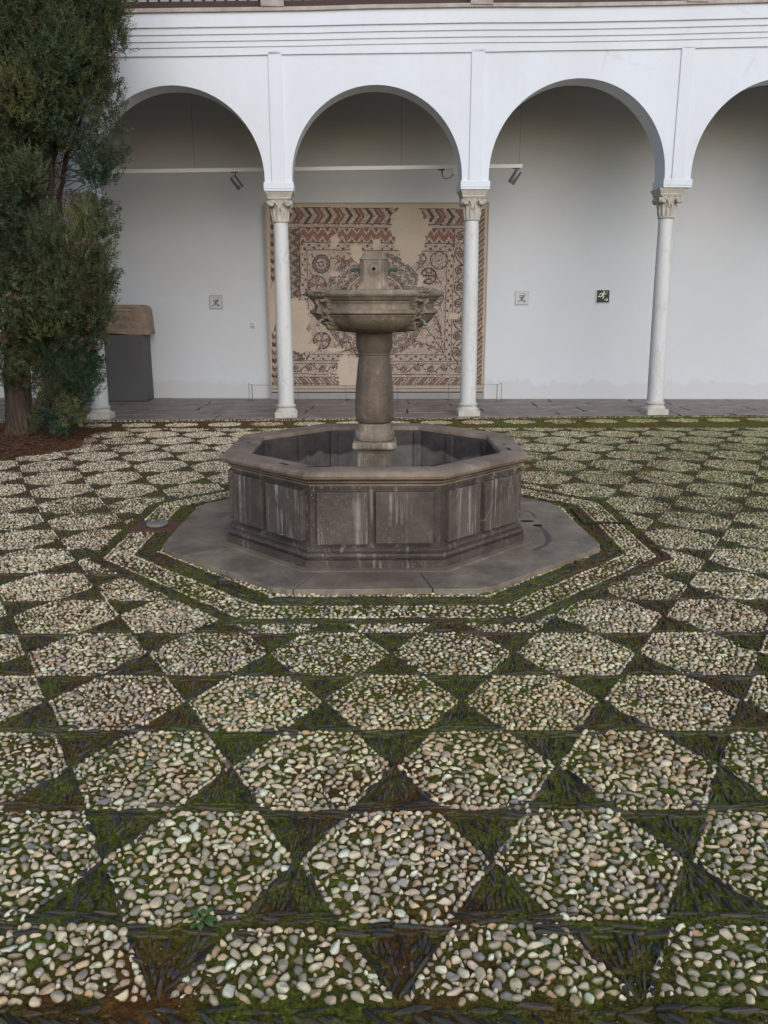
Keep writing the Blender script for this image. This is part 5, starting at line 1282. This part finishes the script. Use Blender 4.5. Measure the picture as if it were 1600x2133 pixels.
cc = np.array([.115, .052, .034]) * rng.uniform(.4, 1.5, (Nn, 1))
o = raw('needle_litter', Vn, np.arange(4 * Nn).reshape(-1, 4), M['leaf'], cc.repeat(4, 0), smooth=False); o['kind'] = 'stuff'

# ------------------------------------------------------------------ small things on the ground
lid = thing('drain_lid', 'round grey stone lid on a rusty square left of the basin', 'lid', (lidc.x, lidc.y, 0))
p = MB(); p.slab([(lidc.x - .165, lidc.y - .135), (lidc.x + .165, lidc.y - .145), (lidc.x + .17, lidc.y + .13), (lidc.x - .16, lidc.y + .14)], -.02, .008); obj('mortar_square', p, simple('rusty_mortar', (.12, .062, .038, 1), .9, 0, .6, 12, .006), lid, bevel=.004)
p = MB(); v = []; n = 32
for r, z in ((.060, .008), (.074, .016), (.077, .026), (.073, .033), (.04, .035), (.0, .035)): v += [(lidc.x + r * (1 + .03 * math.sin(5 * a_) + .02 * math.sin(9 * a_)) * math.cos(a_), lidc.y + r * math.sin(a_), z) for a_ in [2 * PI * i / n for i in range(n)]]
f = [(j * n + i, j * n + (i + 1) % n, (j + 1) * n + (i + 1) % n, (j + 1) * n + i) for j in range(5) for i in range(n)]; p.add(v, f); obj('stone_disc', p, simple('grey_lid_stone', (.22, .205, .19, 1), .75, 0, .5, 25, .004), lid, smooth=True, angle=50)
p = MB(); p.box(lidc.x - .013, lidc.x + .009, lidc.y + .022, lidc.y + .036, .034, .0362); obj('finger_hole', p, M['blackhole'], lid)
hx0, hx1, hy0, hy1 = 1.445, 1.79, 5.745, 6.17
cv = thing('access_cover', 'pebble filled access cover with black steel edge right of the slab', 'cover', (1.6, 5.95, 0))
p = MB(); p.box(hx0, hx1, hy0 - .008, hy0, -.02, .017); p.box(hx0 - .008, hx0, hy0 - .008, hy1, -.02, .013); obj('steel_edge', p, M['black'], cv)
p = MB(); p.box(hx0, hx1, hy0 - .022, hy0 - .009, -.02, .004); obj('open_joint', p, M['blackhole'], cv)
def weed(px, py, sc, lab):
    g = at(px, py, z=0); wd = thing('weed', lab, 'weed', (g.x, g.y, 0), 'weeds sprouting between the paving stones'); 
    p = MB()
    for k in range(9):
        a = k * 2.4 + rng.uniform(-.3, .3); L = rng.uniform(.035, .062) * sc; lift = rng.uniform(.35, 1.0); w_ = L * .19; v = []; f = []
        for j, t in enumerate(np.linspace(0, 1, 7)):
            ww = w_ * (.18 if t < .35 else math.sin((t - .3) / .72 * PI) ** .7 if t < 1 else 0); r = t * L; z = .008 + lift * L * (t - .75 * t * t)
            for s_ in (-1, 0, 1): v.append((g.x + r * math.cos(a) - s_ * ww * math.sin(a), g.y + r * math.sin(a) + s_ * ww * math.cos(a), z + abs(s_) * ww * .25))
            if j: b = (j - 1) * 3; f += [(b, b + 1, b + 4, b + 3), (b + 1, b + 2, b + 5, b + 4)]
        p.add(v, f)
    obj('leaves', p, M['green'], wd, smooth=True, fix=False)
weed(418, 1925, .85, 'largest green weed at lower left in front of a pebble hexagon'); weed(521, 1447, .7, 'small green weed among pale pebbles left of centre')
g = at(463, 1205, z=.02); p = MB(); var, f = LOD['pebble'][1]; p.add(var[3] * np.array([.032, .024, .02]) + np.array([g.x, g.y, .014]), [tuple(t) for t in f]); tag(obj('loose_stone', p, simple('dark_loose_stone', (.05, .055, .06, 1), .6), smooth=True), 'dark rounded stone lying loose beside the front left slab edge', 'stone')
print('faces', sum(len(o.data.polygons) for o in bpy.data.objects if o.type == 'MESH'))
